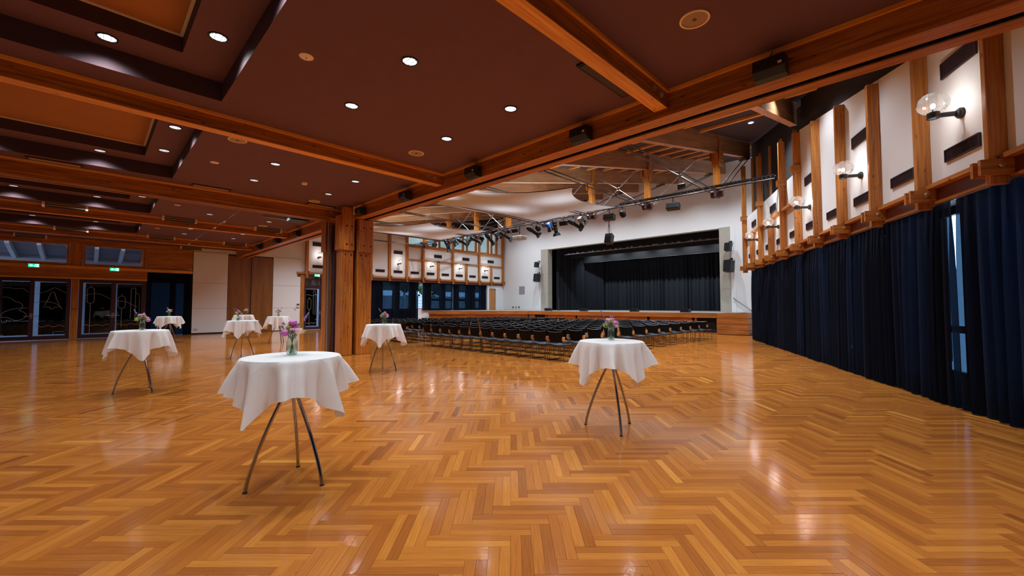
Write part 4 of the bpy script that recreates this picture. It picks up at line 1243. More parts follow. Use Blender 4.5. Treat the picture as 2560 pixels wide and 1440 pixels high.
# stage drapes
curtain('stage_backdrop', 'wide black backdrop curtain closing the rear of the stage', (-21.3, 33.2, 0), (-9.2, 33.2, 0), ZS, 5.5, M['black_curtain'], 21, amp=0.10, pitch=0.34, cols_per=8)
curtain('stage_side_drape', 'black side drape just behind the far stage pier', (-22.9, 28.6, 0), (-22.0, 31.6, 0), ZS, 7.0, M['black_curtain'], 22, amp=0.08, pitch=0.30)
curtain('stage_side_drape', 'black side drape beside the rear backdrop', (-22.2, 31.8, 0), (-20.9, 32.9, 0), ZS, 6.4, M['black_curtain'], 23, amp=0.06, pitch=0.25)
curtain('stage_side_drape', 'black side drape behind the stage pier by the handrail', (-8.6, 29.0, 0), (-8.4, 33.0, 0), ZS, 7.0, M['black_curtain'], 24, amp=0.08, pitch=0.3)
for i, (yy, z0, z1) in enumerate(((28.9, 5.62, 7.2), (31.2, 5.35, 7.0))):
    bd = thing('stage_border', ('black border cloth hanging across the front of the stage opening', 'black border cloth across the stage, behind the light bar')[i], 'curtain', (-16, yy, z0))
    mb = MB(); mb.box(-5.85, -0.01, 0, 7.2, 0.01, z1 - z0); mb.build('cloth', M['stageblack'], bd)
    mb = MB(); mb.cyl((-5.85, 0, 0.0), (7.2, 0, 0.0), 0.03, 0.03, 8); mb.build('weight_bar', M['black'], bd)
lb = thing('stage_light_bar', 'long pale lighting bar under the top edge of the stage opening', 'light bar', (-16, 28.5, 5.85))
mb = MB(); mb.box(-5.9, -0.06, 0.0, 6.6, 0.06, 0.06); mb.build('bar', M['alu'], lb)
for i in range(24):
    xx = -5.6 + 0.5 * i + random.uniform(-0.15, 0.15)
    mb = MB(); mb.box(xx, -0.05, 0.061, xx + random.uniform(0.08, 0.22), 0.05, 0.061 + random.uniform(0.03, 0.08)); mb.build('fitting', M['alu'] if i % 3 else M['bolt'], lb)
for xx in (-5, 5.5): MB().cyl((xx, 0, 0.06), (xx, 0, 3.0), 0.01, 0.01, 6).build('hanger_wire', M['black'], lb)

for i in range(6):
    t = thing('stage_work_light', 'small lamp on the stage light bar, %s from the far pier' % ORD[i + 1], 'stage light', (-20.6 + 2.1 * i, 30.0, 6.4), 0, 'lamps above the stage')
    mb = MB(); mb.lathe([(0.05, 0.12), (0.10, 0.05), (0.12, -0.05), (0.11, -0.05)], n=14); mb.build('can', M['blackmetal'], t)
    mb = MB(); mb.lathe([(0.0, -0.03), (0.105, -0.03)], n=14); mb.build('lamp_face', M['lamp'], t)
    mb = MB(); mb.cyl((0, 0, 0.12), (0, 0, 2.4), 0.012, 0.012, 6); mb.build('hanger', M['black'], t)
    l_ = spot(t, (0, 0.0, -0.06), 260, C_HALL, 110, 0.8); l_.rotation_euler = (R(38), 0, 0)
def floor_monitor(x, y, label):
    t = thing('stage_monitor', label, 'speaker', (x, y, ZS), 0, 'monitor wedges along the stage front')
    mb = MB(); mb.prism([(-0.26, -0.16, 0.0), (-0.26, 0.17, 0.0), (-0.26, 0.17, 0.10), (-0.26, 0.02, 0.21), (-0.26, -0.16, 0.21)], (0.52, 0, 0)); mb.build('cabinet', M['black'], t)
    mb = MB(); mb.box(-0.23, -0.165, 0.03, 0.23, -0.161, 0.18); mb.build('grille', M['blackmetal'], t)
for (x, lab) in ((-17.4, 'low black monitor wedge on the stage edge, second from the far pier'), (-13.45, 'low black monitor wedge on the stage edge behind the flower table'), (-10.15, 'low black monitor wedge on the stage edge nearest the handrail'), (-20.65, 'low black monitor wedge on the stage edge beside the far pier')):
    floor_monitor(x, 24.75, lab)
mic = thing('microphone_stand', 'thin microphone stand on the stage near the far pier', 'microphone', (-20.6, 26.0, ZS))
mb = MB(); mb.cyl((0, 0, 0), (0, 0, 0.03), 0.13, 0.12, 16); mb.build('base', M['black'], mic)
mb = MB(); mb.cyl((0, 0, 0.03), (0, 0, 0.9), 0.01, 0.01, 8); mb.build('pole', M['steel'], mic)
mb = MB(); mb.cyl((0, 0, 0.9), (-0.03, -0.08, 1.03), 0.02, 0.026, 10); mb.ball((-0.033, -0.09, 1.04), 0.03); mb.build('microphone', M['greymetal'], mic)

# ================================================================== LOUDSPEAKERS
def wall_speaker(label, loc, rz, w, h, dpt, tilt=-0.16, group=None):
    t = thing('loudspeaker', label, 'speaker', loc, rz, group)
    Mx = Matrix.Translation((0, -0.37, 0)) @ Matrix.Rotation(tilt, 4, 'X')
    mb = MB(Mx); mb.box(-w / 2, -dpt / 2, -h / 2, w / 2, dpt / 2, h / 2, None, 0.01); mb.build('cabinet', M['black'], t)
    mb = MB(Mx); mb.box(-w / 2 + 0.015, -dpt / 2 - 0.008, -h / 2 + 0.015, w / 2 - 0.015, -dpt / 2 - 0.0005, h / 2 - 0.015); mb.build('grille', M['blackmetal'], t)
    mb = MB(); mb.box(-0.05, -0.03, h / 2 + 0.04, 0.05, 0.0, h / 2 + 0.16); mb.tube([(0, -0.03, h / 2 + 0.1), (0, -0.22, h / 2 + 0.11), (0, -0.36, h / 2 - 0.02)], 0.02, 6); mb.build('bracket', M['blackmetal'], t)
    mb = MB(); mb.tube([(w * 0.3, -0.02, h / 2 + 0.1), (w * 0.55, -0.1, h / 2), (w * 0.5, -0.22, 0.05)], 0.008, 5); mb.build('cable', M['black'], t)
    return t
wall_speaker('small black wall speaker, upper of two beside the far stage pier', (-23.72, YS - 0.04, 5.05), 0, 0.34, 0.44, 0.30)
wall_speaker('big black wall speaker, lower of two beside the far stage pier', (-23.70, YS - 0.08, 3.92), 0.1, 0.46, 0.66, 0.42)
wall_speaker('small black wall speaker, upper of two by the stage pier above the handrail', (-8.34, YS - 0.04, 5.07), -0.2, 0.34, 0.48, 0.30)
wall_speaker('big black wall speaker, lower of two by the stage pier above the handrail', (-8.32, YS - 0.04, 3.92), -0.2, 0.46, 0.70, 0.42)
# wedge speakers under the low ceiling along the girder
gs = [(-1.27, 'beside the curtained wall'), (-4.05, 'between the nearest two ceiling beams'), (-6.87, 'just before the second ceiling beam'), (-9.63, 'just past the second ceiling beam'), (-12.2, 'next to the column'), (-17.8, 'past the column, first of three'), (-20.35, 'past the column, second of three'), (-23.1, 'past the column, closest to the glass doors wall')]
for (x, lab) in gs:
    t = thing('girder_speaker', 'black wedge speaker on the main beam ' + lab, 'speaker', (x, YG - 0.02, 4.40), 0, 'speakers on the main beam')
    mb = MB(); mb.prism([(-0.17, -0.02, 0.13), (-0.17, -0.02, -0.10), (-0.17, -0.14, -0.10), (-0.17, -0.22, -0.02), (-0.17, -0.20, 0.12)], (0.34, 0, 0)); mb.build('cabinet', M['black'], t)
    mb = MB(); mb.beam((-0.16, -0.188, -0.062), (0.16, -0.188, -0.062), 0.09, 0.006, (0, -0.7, -0.7)); mb.build('grille', M['blackmetal'], t)
    mb = MB(); mb.box(-0.03, -0.06, 0.131, 0.03, 0.015, 0.16); mb.build('bracket', M['blackmetal'], t)
    mb = MB(); mb.box(0.10, -0.2205, 0.0, 0.14, -0.2135, 0.03); mb.build('badge', M['coffer_frame'], t)
    mb = MB(); mb.tube([(0.0, -0.02, 0.16), (-0.02, -0.02, 0.22), (0.01, -0.025, 0.27)], 0.006, 5); mb.build('cable', M['black'], t)
sens = thing('junction_box', 'pair of small beige boxes at the column head', 'junction box', (-12.75, 5.82, 4.42))
for z in (0.0, 0.14):
    mb = MB(); mb.box(-0.05, -0.06, z, 0.03, -0.0, z + 0.12, None, 0.01); mb.build('box', M['cap'], sens)

# ================================================================== CEILING FITTINGS
def ring(mb, r0, r1, z, n=28):
    V = []
    for r in (r0, r1):
        for k in range(n): V.append((r * math.cos(2 * PI * k / n), r * math.sin(2 * PI * k / n), z))
    mb.add(V, [(k, n + k, n + (k + 1) % n, (k + 1) % n) for k in range(n)])
def make_downlight():
    t = thing('downlight', 'x', 'downlight', (0, 0, 0), 0, 'recessed downlights in the low ceiling')
    mb = MB(); mb.lathe([(0.112, -0.001), (0.110, -0.010), (0.092, -0.010), (0.088, 0.0)], n=24); mb.build('trim_ring', M['black'], t)
    mb = MB(); mb.cyl((0, 0, -0.003), (0, 0, -0.0015), 0.088, 0.088, 24); f = mb.build('lamp_face', M['lamp'], t)
    mb = MB()
    for i in range(-3, 4):
        h = math.sqrt(0.087 ** 2 - (i * 0.024) ** 2)
        mb.box(i * 0.024 - 0.0022, -h, -0.009, i * 0.024 + 0.0022, h, -0.0035)
    for i in (-1, 1): mb.box(-0.08, i * 0.035 - 0.0015, -0.009, 0.08, i * 0.035 + 0.0015, -0.0035)
    mb.build('louvre', M['alu'], t)
    return t
DL = make_downlight(); dl_used = [False]
def downlight(x, y, z, label, power=P_DOWN, color=C_DOWN, group=None, tilt=None):
    if dl_used[0]: o = copy_tree(DL, (x, y, z - 0.002), 0, label)
    else: o = DL; o.location = (x, y, z - 0.002); o['label'] = label; dl_used[0] = True
    if group: o['group'] = group
    if tilt: o.rotation_euler = (tilt, 0, 0)
    spot(o, (0, 0, -0.03), power, color, 138 if z < 5.1 else 122)
    return o
bay_n = ['nearest', 'first', 'second', 'third', 'fourth', 'fifth']
for k in range(-1, 4):
    xb = -2.6 - PER * k
    bay = '%s ceiling bay from the glass doors' % ORD[4 - k + 1]
    for (dx, side) in ((-2.03, 'curtain-side'), (-3.73, 'door-side')):
        for (y, pos) in ((2.80, 'farther from'), (4.63, 'closer to')):
            x = xb + dx
            if k == -1 and x > 1.5: continue
            downlight(x, y, ZC, 'recessed downlight, %s, %s, %s the main beam' % (bay, side, pos))
    for (dx, y, pos) in ((-4.75, 0.05, 'door-side edge near the corner'), (-4.75, -1.65, 'door-side edge past the corner'), (-3.73, 1.05, 'beam-side edge near the corner'), (-2.03, 1.05, 'beam-side edge near the curtains')):
        downlight(xb + dx, y, 4.98, 'coffer downlight, %s, %s' % (bay, pos))
    for y, nn_ in ((-3.6, 'third'), (-5.6, 'fourth')):      # behind the viewer the same row goes on
        if k < 3: downlight(xb - 4.75, y, 4.98, 'coffer downlight, %s, %s along the door side' % (bay, nn_))
    # small white caps
    t = thing('ceiling_disc', 'small flat pale disc on the ceiling, %s' % bay, 'ceiling cap', (xb - 2.88, 1.83, ZC), 0, 'pale ceiling discs')
    mb = MB(); mb.lathe([(0.0, -0.012), (0.07, -0.010), (0.085, -0.0005)], n=22); mb.build('disc', M['cap'], t)
    mb = MB(); mb.cyl((0, 0, -0.018), (0, 0, -0.0125), 0.012, 0.012, 8); mb.build('screw', M['speaker_mesh'], t)
for (x, y, lab) in ((-9.18, 1.87, 'half hidden by the second ceiling beam'), (-7.37, 4.63, 'between downlights before the second beam'), (-1.72, 4.57, 'large, beside the curtained wall'), (-12.99, 4.66, 'close to the column head'), (-18.51, 4.70, 'beyond the column near the main beam')):
    t = thing('ceiling_speaker', 'round beige ceiling speaker, %s' % lab, 'speaker', (x, y, ZC), 0, 'round ceiling speakers')
    mb = MB(); mb.lathe([(0.155, -0.001), (0.155, -0.016), (0.135, -0.016), (0.135, -0.004)], n=32); mb.build('rim', M['speaker_beige'], t)
    mb = MB(); mb.lathe([(0.134, -0.006), (0.05, -0.010), (0.0, -0.011)], n=32); mb.build('mesh_cover', M['speaker_mesh'], t)
    mb = MB(); mb.lathe([(0.02, -0.0115), (0.02, -0.016), (0.012, -0.016), (0.012, -0.0115)], n=14); mb.build('centre_badge', M['black'], t)
t = thing('smoke_detector', 'small cream smoke detector on the ceiling near the column', 'detector', (-11.23, 3.77, ZC))
mb = MB(); mb.lathe([(0.07, -0.001), (0.07, -0.03), (0.05, -0.05), (0.0, -0.055)], n=20); mb.build('body', M['cap'], t)
mb = MB(); mb.lathe([(0.055, -0.033), (0.058, -0.037), (0.053, -0.041)], n=20); mb.build('sensor_gap', M['speaker_mesh'], t)
# linear air outlets beside the beams
def outlet(x, y, lab, flush):
    t = thing('air_outlet', 'long slotted air outlet %s' % lab, 'air vent', (x, y, ZC), 0, 'air outlets along the ceiling beams')
    dz = 0.025 if flush else 0.13
    mb = MB(); mb.box(-0.10, -0.43, -dz, 0.10, 0.43, -0.001); mb.build('housing', M['coffer'] if flush else M['grilleback'], t)
    if not flush:
        for sy in (-1, 1):
            mb = MB(); mb.box(-0.105, sy * 0.431, -dz - 0.005, 0.105, sy * 0.49, -0.001); mb.build('end_cap', M['cap'], t)
        mb = MB(); mb.box(0.1005, -0.42, -dz + 0.02, 0.108, 0.42, -dz + 0.05); mb.box(0.1005, -0.42, -0.05, 0.108, 0.42, -0.02); mb.build('louvre', M['speaker_mesh'], t)
    else:
        mb = MB(); mb.box(-0.07, -0.38, -dz - 0.006, 0.07, 0.38, -dz - 0.0005); mb.build('louvre', M['speaker_mesh'], t)
pos3 = ['next to the main beam', 'halfway along', 'next to the coffer']
for k in (2, 3, 4):
    x = -2.6 - PER * k + 0.30
    for i, y in enumerate((5.0, 2.17, -0.63)):
        outlet(x, y, 'by the %s ceiling beam, %s' % (ORD[k + 1], pos3[i]), k == 2)
outlet(-28.0, 3.75, 'over the white cladding board', False)
outlet(-28.0, -1.95, 'over the glass door with the cloud', False)
t = thing('ceiling_plate', 'dark slanted ceiling plate behind the nearest ceiling beam', 'plate', (-2.99, 4.95, ZC))
mb = MB(); mb.box(-0.17, -0.58, -0.03, 0.15, 0.58, -0.001); mb.build('plate', M['grilleback'], t)
mb = MB(); mb.box(-0.14, -0.54, -0.036, 0.12, 0.54, -0.0305); mb.build('inner_panel', M['grille'], t)
# little pendant lamps on a slack wire
wire = thing('cable_lamp_string', 'slack wire strung with small spindle lamps under the ceiling beyond the column', 'wire lamp', (-19.2, 3.1, 4.42))
mb = MB(); mb.tube([(5.0, 0, 0.0), (0, 0.01, -0.03), (-5.4, 0, 0.0)], 0.006, 5); mb.build('wire', M['steel'], wire)
for x in (2.45, 0.9, -2.85, -4.7):
    mb = MB(); mb.tube([(x - 0.19, 0, -0.04), (x - 0.1, 0, -0.05), (x + 0.1, 0, -0.05), (x + 0.19, 0, -0.04)], [0.008, 0.03, 0.03, 0.008], 8); mb.build('spindle_lamp', M['whiteplastic'], wire)
# projector mount near the column
pj = thing('hanging_projector', 'dark projector bracket hanging under the ceiling beside the column', 'projector', (-15.6, 5.0, ZC))
mb = MB(); mb.box(-0.35, -0.25, -0.2, 0.35, 0.3, -0.08, None, 0.01); mb.build('case', M['black'], pj)
mb = MB(); mb.cyl((0, 0, -0.08), (0, 0, -0.001), 0.04, 0.04, 10); mb.build('mount', M['greymetal'], pj)
mb = MB(); mb.box(-0.6, -0.9, -0.09, -0.5, 0.3, -0.05); mb.build('side_rail', M['alu'], pj)

# downlights of the high roof (tilted with the boards)
for k in range(len(RX) - 1):
    xm = (RX[k] + RX[k + 1]) / 2
    for j, y in enumerate((9.0, 12.8, 16.45, 20.4, 24.6)):
        if k == 0 and y > 17.5: continue
        downlight(xm, y, roof(y) - 0.03, 'hall roof downlight, %s bay from the curtained wall, %s row from the main beam' % (ORD[k + 1], ORD[j + 1]), P_HALL, C_HALL, 'downlights in the hall roof')

for j, (x, y) in enumerate(((-1.3, 8.3), (-1.9, 10.4), (-2.4, 12.6))):
    downlight(x, y, roof(y) - 0.03, 'hall roof downlight in the bay touching the curtained wall, %s from the main beam' % ORD[j + 1], P_HALL * 0.25, C_HALL, 'downlights in the hall roof')

# ================================================================== WALL LAMPS
def make_sconce():
    t = thing('wall_lamp', 'x', 'wall lamp', (0, 0, 0), 0, 'globe wall lamps')    # local +x points away from the wall
    mb = MB(); mb.cyl((0, 0, 0), (0.035, 0, 0), 0.075, 0.075, 20); mb.cyl((0.035, 0, 0), (0.06, 0, 0), 0.06, 0.055, 20); mb.build('wall_plate', M['greymetal'], t)
    mb = MB(); mb.box(0.055, -0.016, -0.032, 0.30, 0.016, 0.032, None, 0.004); mb.build('arm', M['greymetal'], t)
    mb = MB(); mb.lathe([(0.055, -0.04), (0.075, -0.04), (0.075, 0.045), (0.06, 0.045), (0.055, -0.02), (0.055, -0.04)], (0.33, 0, 0), 20); mb.build('holder', M['greymetal'], t)
    prof = [(0.058, 0.03), (0.12, 0.06), (0.178, 0.125), (0.19, 0.185), (0.172, 0.25), (0.11, 0.315), (0.0, 0.34)]
    mb = MB(); mb.lathe(prof, (0.33, 0, 0), 9, False); mb.build('glass_globe', M['globe'], t)
    mb = MB(); mb.cyl((0.33, 0, 0.0), (0.33, 0, 0.10), 0.02, 0.018, 10); mb.build('lamp_socket', M['greymetal'], t)
    mb = MB(); mb.ball((0.33, 0, 0.145), 0.028, 10, 7, (1, 1, 1.4)); mb.build('bulb', M['bulb'], t)
    return t
SCN = make_sconce(); sc_used = [False]
def sconce(loc, rz, label):
    if sc_used[0]: o = copy_tree(SCN, loc, rz, label)
    else: o = SCN; o.location = loc; o.rotation_euler = (0, 0, rz); o['label'] = label; sc_used[0] = True
    d = bpy.data.lights.new('lamp_light', 'POINT'); d.energy = P_SCONCE; d.color = C_SCONCE; d.shadow_soft_size = 0.03
    q = bpy.data.objects.new('lamp_light', d); COL.objects.link(q); q.parent = o; q.location = (0.33, 0, 0.145)
names_r = ['nearest the big dark grilles', 'second along the curtained wall', 'third along the curtained wall', 'fourth along the curtained wall, under the rail', 'last before the stage on the curtained wall']
for i, s_ in enumerate((7.76, 10.84, 13.92, 17.05, 20.15)):
    sconce(rp(s_, 0.051, 4.36), TH + PI, 'clear faceted globe lamp on dark arm, %s' % names_r[i])
sconce(rp(4.7, 0.051, 4.15), TH + PI, 'clear globe lamp on the curtained wall just outside the view')
for i, (y, lab) in enumerate(((10.43, 'above the hall exit doors'), (13.34, 'hidden behind the column'), (16.25, 'first past the column on the long wall'), (19.16, 'second past the column on the long wall'), (22.05, 'third past the column on the long wall'), (24.95, 'nearest the stage on the long wall'))):
    sconce((-28.234, y, 4.68), 0, 'globe wall lamp on dark arm %s' % lab)

# exit signs
def exit_sign(y, z, label):
    t = thing('exit_sign', label, 'exit sign', (XW + 0.09, y, z), 0, 'green exit signs')
    mb = MB(); mb.box(-0.03, -0.175, -0.085, 0.012, 0.175, 0.085, None, 0.005); mb.build('case', M['whiteplastic'], t)
    mb = MB(); mb.box(0.0125, -0.165, -0.075, 0.015, 0.165, 0.075); mb.build('green_face', M['exit_green'], t)
    mb = MB()
    mb.prism([(0.0155, -0.13, 0.0), (0.0155, -0.075, 0.05), (0.0155, -0.075, 0.018), (0.0155, -0.015, 0.018), (0.0155, -0.015, -0.018), (0.0155, -0.075, -0.018), (0.0155, -0.075, -0.05)], (0.002, 0, 0)); mb.build('arrow', M['exit_white'], t)
    mb = MB(); mb.box(0.0155, 0.085, -0.06, 0.0175, 0.14, 0.06); mb.build('door_pictogram', M['exit_white'], t)
    mb = MB()
    mb.ball((0.0165, 0.055, 0.045), 0.012, 8, 5, (0.15, 1, 1))
    mb.tube([(0.0165, 0.05, 0.03), (0.0165, 0.04, 0.0), (0.0165, 0.02, -0.03), (0.0165, 0.03, -0.06)], 0.006, 5, True, 0.3)
    mb.tube([(0.0165, 0.04, 0.0), (0.0165, 0.06, -0.02), (0.0165, 0.075, -0.055)], 0.006, 5, True, 0.3)
    mb.tube([(0.0165, 0.025, 0.005), (0.0165, 0.05, 0.02), (0.0165, 0.075, 0.005)], 0.005, 5, True, 0.3)
    mb.build('running_figure', M['exit_white'], t)
exit_sign(-1.82, 3.33, 'green exit sign over the glass door with the fir tree')
exit_sign(0.78, 3.31, 'green exit sign over the glass door with the skyline')
exit_sign(10.32, 3.505, 'green exit sign over the narrow hall exit door')

# small wall fittings
t = thing('wall_socket', 'white socket low on the white cladding board', 'socket', (XW - 0.02, 4.04, 0.27))
mb = MB(); mb.box(0.001, -0.10, -0.065, 0.02, 0.10, 0.065, None, 0.005); mb.build('plate', M['whiteplastic'], t)
mb = MB(); mb.cyl((0.02, -0.045, 0), (0.022, -0.045, 0), 0.03, 0.03, 14); mb.cyl((0.02, 0.045, 0), (0.022, 0.045, 0), 0.03, 0.03, 14); mb.build('socket_hole', M['speaker_mesh'], t)
t = thing('control_panel', 'white wall control box beside the hall exit door', 'control panel', (XW - 0.02, 9.22, 1.56))
mb = MB(); mb.box(0.001, -0.09, -0.13, 0.05, 0.09, 0.13, None, 0.008); mb.build('case', M['whiteplastic'], t)
mb = MB(); mb.box(0.0505, -0.07, 0.0, 0.053, 0.07, 0.10); mb.build('display', M['greymetal'], t)
t = thing('light_switch', 'grey light switch on the white cladding by the hall exit', 'switch', (XW - 0.02, 9.07, 1.31))
mb = MB(); mb.box(0.001, -0.045, -0.05, 0.018, 0.045, 0.05, None, 0.004); mb.build('plate', M['bolt'], t)
mb = MB(); mb.box(0.0185, -0.03, -0.03, 0.024, 0.03, 0.03); mb.build('rocker', M['whiteplastic'], t)
t = thing('door_contact', 'small camera on the wood wall above the navy door curtain', 'camera', (XW + 0.02, 3.72, 3.5))
mb = MB(); mb.box(-0.04, -0.05, -0.04, 0.12, 0.05, 0.04, None, 0.01); mb.build('body', M['cap'], t)
mb = MB(); mb.cyl((0.12, 0, 0), (0.14, 0, 0), 0.025, 0.025, 10); mb.build('lens', M['black'], t)
for i, x in enumerate((-26.95, -26.55, -26.2)):
    t = thing('wall_connector', 'small connector box low on the white stage wall, %s of three' % ORD[i + 1], 'connector', (x, YS, 1.42), 0, 'connectors on the stage wall')
    mb = MB(); mb.box(-0.07, -0.05, -0.05, 0.07, -0.001, 0.05, None, 0.005); mb.build('plate', M['bolt'] if i == 1 else M['greymetal'], t)
    mb = MB(); mb.cyl((0, -0.05, 0), (0, -0.07, 0), 0.03, 0.03, 12); mb.build('socket', M['black'], t)
# stepped wooden screen standing behind the column
t = thing('wooden_screen', 'stepped wooden screen standing behind the timber column', 'screen', (-14.9, 7.0, 0))
mb = MB(); mb.box(-0.03, -0.55, 0, 0.03, 0.13, 2.38, 2); mb.build('tall_board', M['column'], t)
mb = MB(); mb.box(-0.09, -0.4, 0, -0.032, 0.33, 1.85, 2); mb.build('low_board', M['column'], t)

# ================================================================== CHAIRS
def make_chair():
    t = thing('stacking_chair', 'x', 'chair', (0, 0, 0), 0, 'chairs set out in rows before the stage')   # faces +y, origin under its middle
    w = 0.254
    # seat: shallow saddle with a thick front
    def seat(u, v):
        x = (u - 0.5) * 0.50; y = -0.20 + 0.44 * v
        return (x, y, 0.455 - 0.030 * (1 - (2 * u - 1) ** 2) + 0.015 * (2 * v - 1) ** 2)
    mb = MB(); mb.grid(seat, 8, 6)
    mb.grid(lambda u, v: (seat(1 - u, v)[0], seat(1 - u, v)[1], seat(1 - u, v)[2] - 0.035), 8, 6)
    n = 8
    for (v, rev) in ((0, False), (1, True)):
        for i in range(n):
            a = Vector(seat(i / n, v)); b = Vector(seat((i + 1) / n, v)); dn = Vector((0, 0, -0.035))
            q = [a, a + dn, b + dn, b]; mb.add(q[::-1] if rev else q, [(0, 1, 2, 3)])
    for (u, rev) in ((0, True), (1, False)):
        for i in range(6):
            a = Vector(seat(u, i / 6)); b = Vector(seat(u, (i + 1) / 6)); dn = Vector((0, 0, -0.035))
            q = [a, a + dn, b + dn, b]; mb.add(q[::-1] if rev else q, [(0, 1, 2, 3)])
    mb.build('seat', M['seat'], t)
    def back(u, v):
        x = (u - 0.5) * (0.44 + 0.06 * v); z = 0.52 + 0.315 * v - 0.028 * (1 - (2 * u - 1) ** 2) * v
        return (x, -0.235 - 0.075 * v - 0.035 * (1 - (2 * u - 1) ** 2), z)
    mb = MB(); mb.grid(back, 8, 5); mb.grid(lambda u, v: tuple(Vector(back(1 - u, v)) + Vector((0, -0.02, 0))), 8, 5)
    for i in range(8):
        a = Vector(back(i / 8, 0)); b = Vector(back((i + 1) / 8, 0)); dn = Vector((0, -0.02, 0)); mb.add([a, b, b + dn, a + dn], [(0, 1, 2, 3)])
    for (u, rev) in ((0, False), (1, True)):
        for i in range(5):
            a = Vector(back(u, i / 5)); b = Vector(back(u, (i + 1) / 5)); dn = Vector((0, -0.02, 0)); q = [a, a + dn, b + dn, b]; mb.add(q if not rev else q[::-1], [(0, 1, 2, 3)])
    bk = mb.build('backrest', M['back'], t)
    mb = MB(); mb.tube([tuple(Vector(back(i / 8, 1)) + Vector((0, -0.01, 0.002))) for i in range(9)], 0.011, 5); mb.build('top_rim', M['backrim'], bk)
    for sx in (-1, 1):
        x = sx * w
        mb = MB(); mb.tube([(x, -0.31, 0.70), (x, -0.26, 0.44), (x, -0.24, 0.02), (x, -0.22, 0.011), (x, 0.27, 0.011), (x, 0.29, 0.02), (x, 0.25, 0.43), (x, 0.10, 0.436), (x, -0.255, 0.44)], 0.0085, 5)
        mb.build('side_frame', M['chairtube'], t)
        mb = MB(); mb.box(x - 0.021, -0.305, 0.575, x + 0.021, -0.20, 0.68, 2, 0.006); mb.build('armrest', M['beech'], t)
    return t
CH = make_chair(); ch_used = False
ROWS, PITX, PITY, Y_R = 12, 0.575, 0.965, 9.45
def seat_one(x, y, label):
    global ch_used
    rz = random.uniform(-0.008, 0.008)
    if not ch_used:
        CH.location = (x, y, 0); CH['label'] = label; ch_used = True
    else: copy_tree(CH, (x, y, 0), rz, label)
for r_ in range(ROWS):
    y = Y_R + PITY * r_
    for i in range(12):
        seat_one(-7.40 - PITX * i + random.uniform(-0.004, 0.004), y + random.uniform(-0.015, 0.015), 'black linked chair, curtain-side block, %s row from the back, %s from the curtain' % (ORD[r_ + 1], ORD[i + 1]))
    nl = 11 if r_ < 6 else (10 if r_ < 9 else 9)
    for i in range(nl):
        seat_one(-15.45 - PITX * i + random.uniform(-0.004, 0.004), y + random.uniform(-0.015, 0.015), 'black linked chair, column-side block, %s row from the back, %s from the centre aisle' % (ORD[r_ + 1], ORD[i + 1]))

# ================================================================== BISTRO TABLES
TZ = 1.095
def make_table():
    t = thing('bistro_table', 'x', 'table', (0, 0, 0), 0, 'standing tables')
    mb = MB(); mb.lathe([(0.0, TZ - 0.03), (0.38, TZ - 0.03), (0.392, TZ - 0.02), (0.392, TZ - 0.008), (0.38, TZ), (0.0, TZ)], n=36); mb.build('table_top', M['greymetal'], t)
    mb = MB(); mb.cyl((0, 0, 0.80), (0, 0, TZ - 0.06), 0.035, 0.035, 16); mb.cyl((0, 0, TZ - 0.06), (0, 0, TZ - 0.031), 0.12, 0.14, 16); mb.build('hub', M['blackmetal'], t)
    for k in range(3):
        a = 2 * PI * k / 3
        pts = []
        for i in range(15):
            z = 0.004 + 0.836 * i / 14
            r = 0.022 + 0.318 * (1 - (z / 0.84) ** 1.32)
            pts.append((r * math.cos(a), r * math.sin(a), z))
        mb = MB(); mb.tube(pts, 0.017, 8, True, 0.75); lg = mb.build('leg', M['tubechrome'], t)
        mb = MB(); mb.cyl((pts[0][0], pts[0][1], 0.0), (pts[0][0], pts[0][1], 0.012), 0.02, 0.018, 10); mb.build('foot_cap', M['black'], lg)
    return t
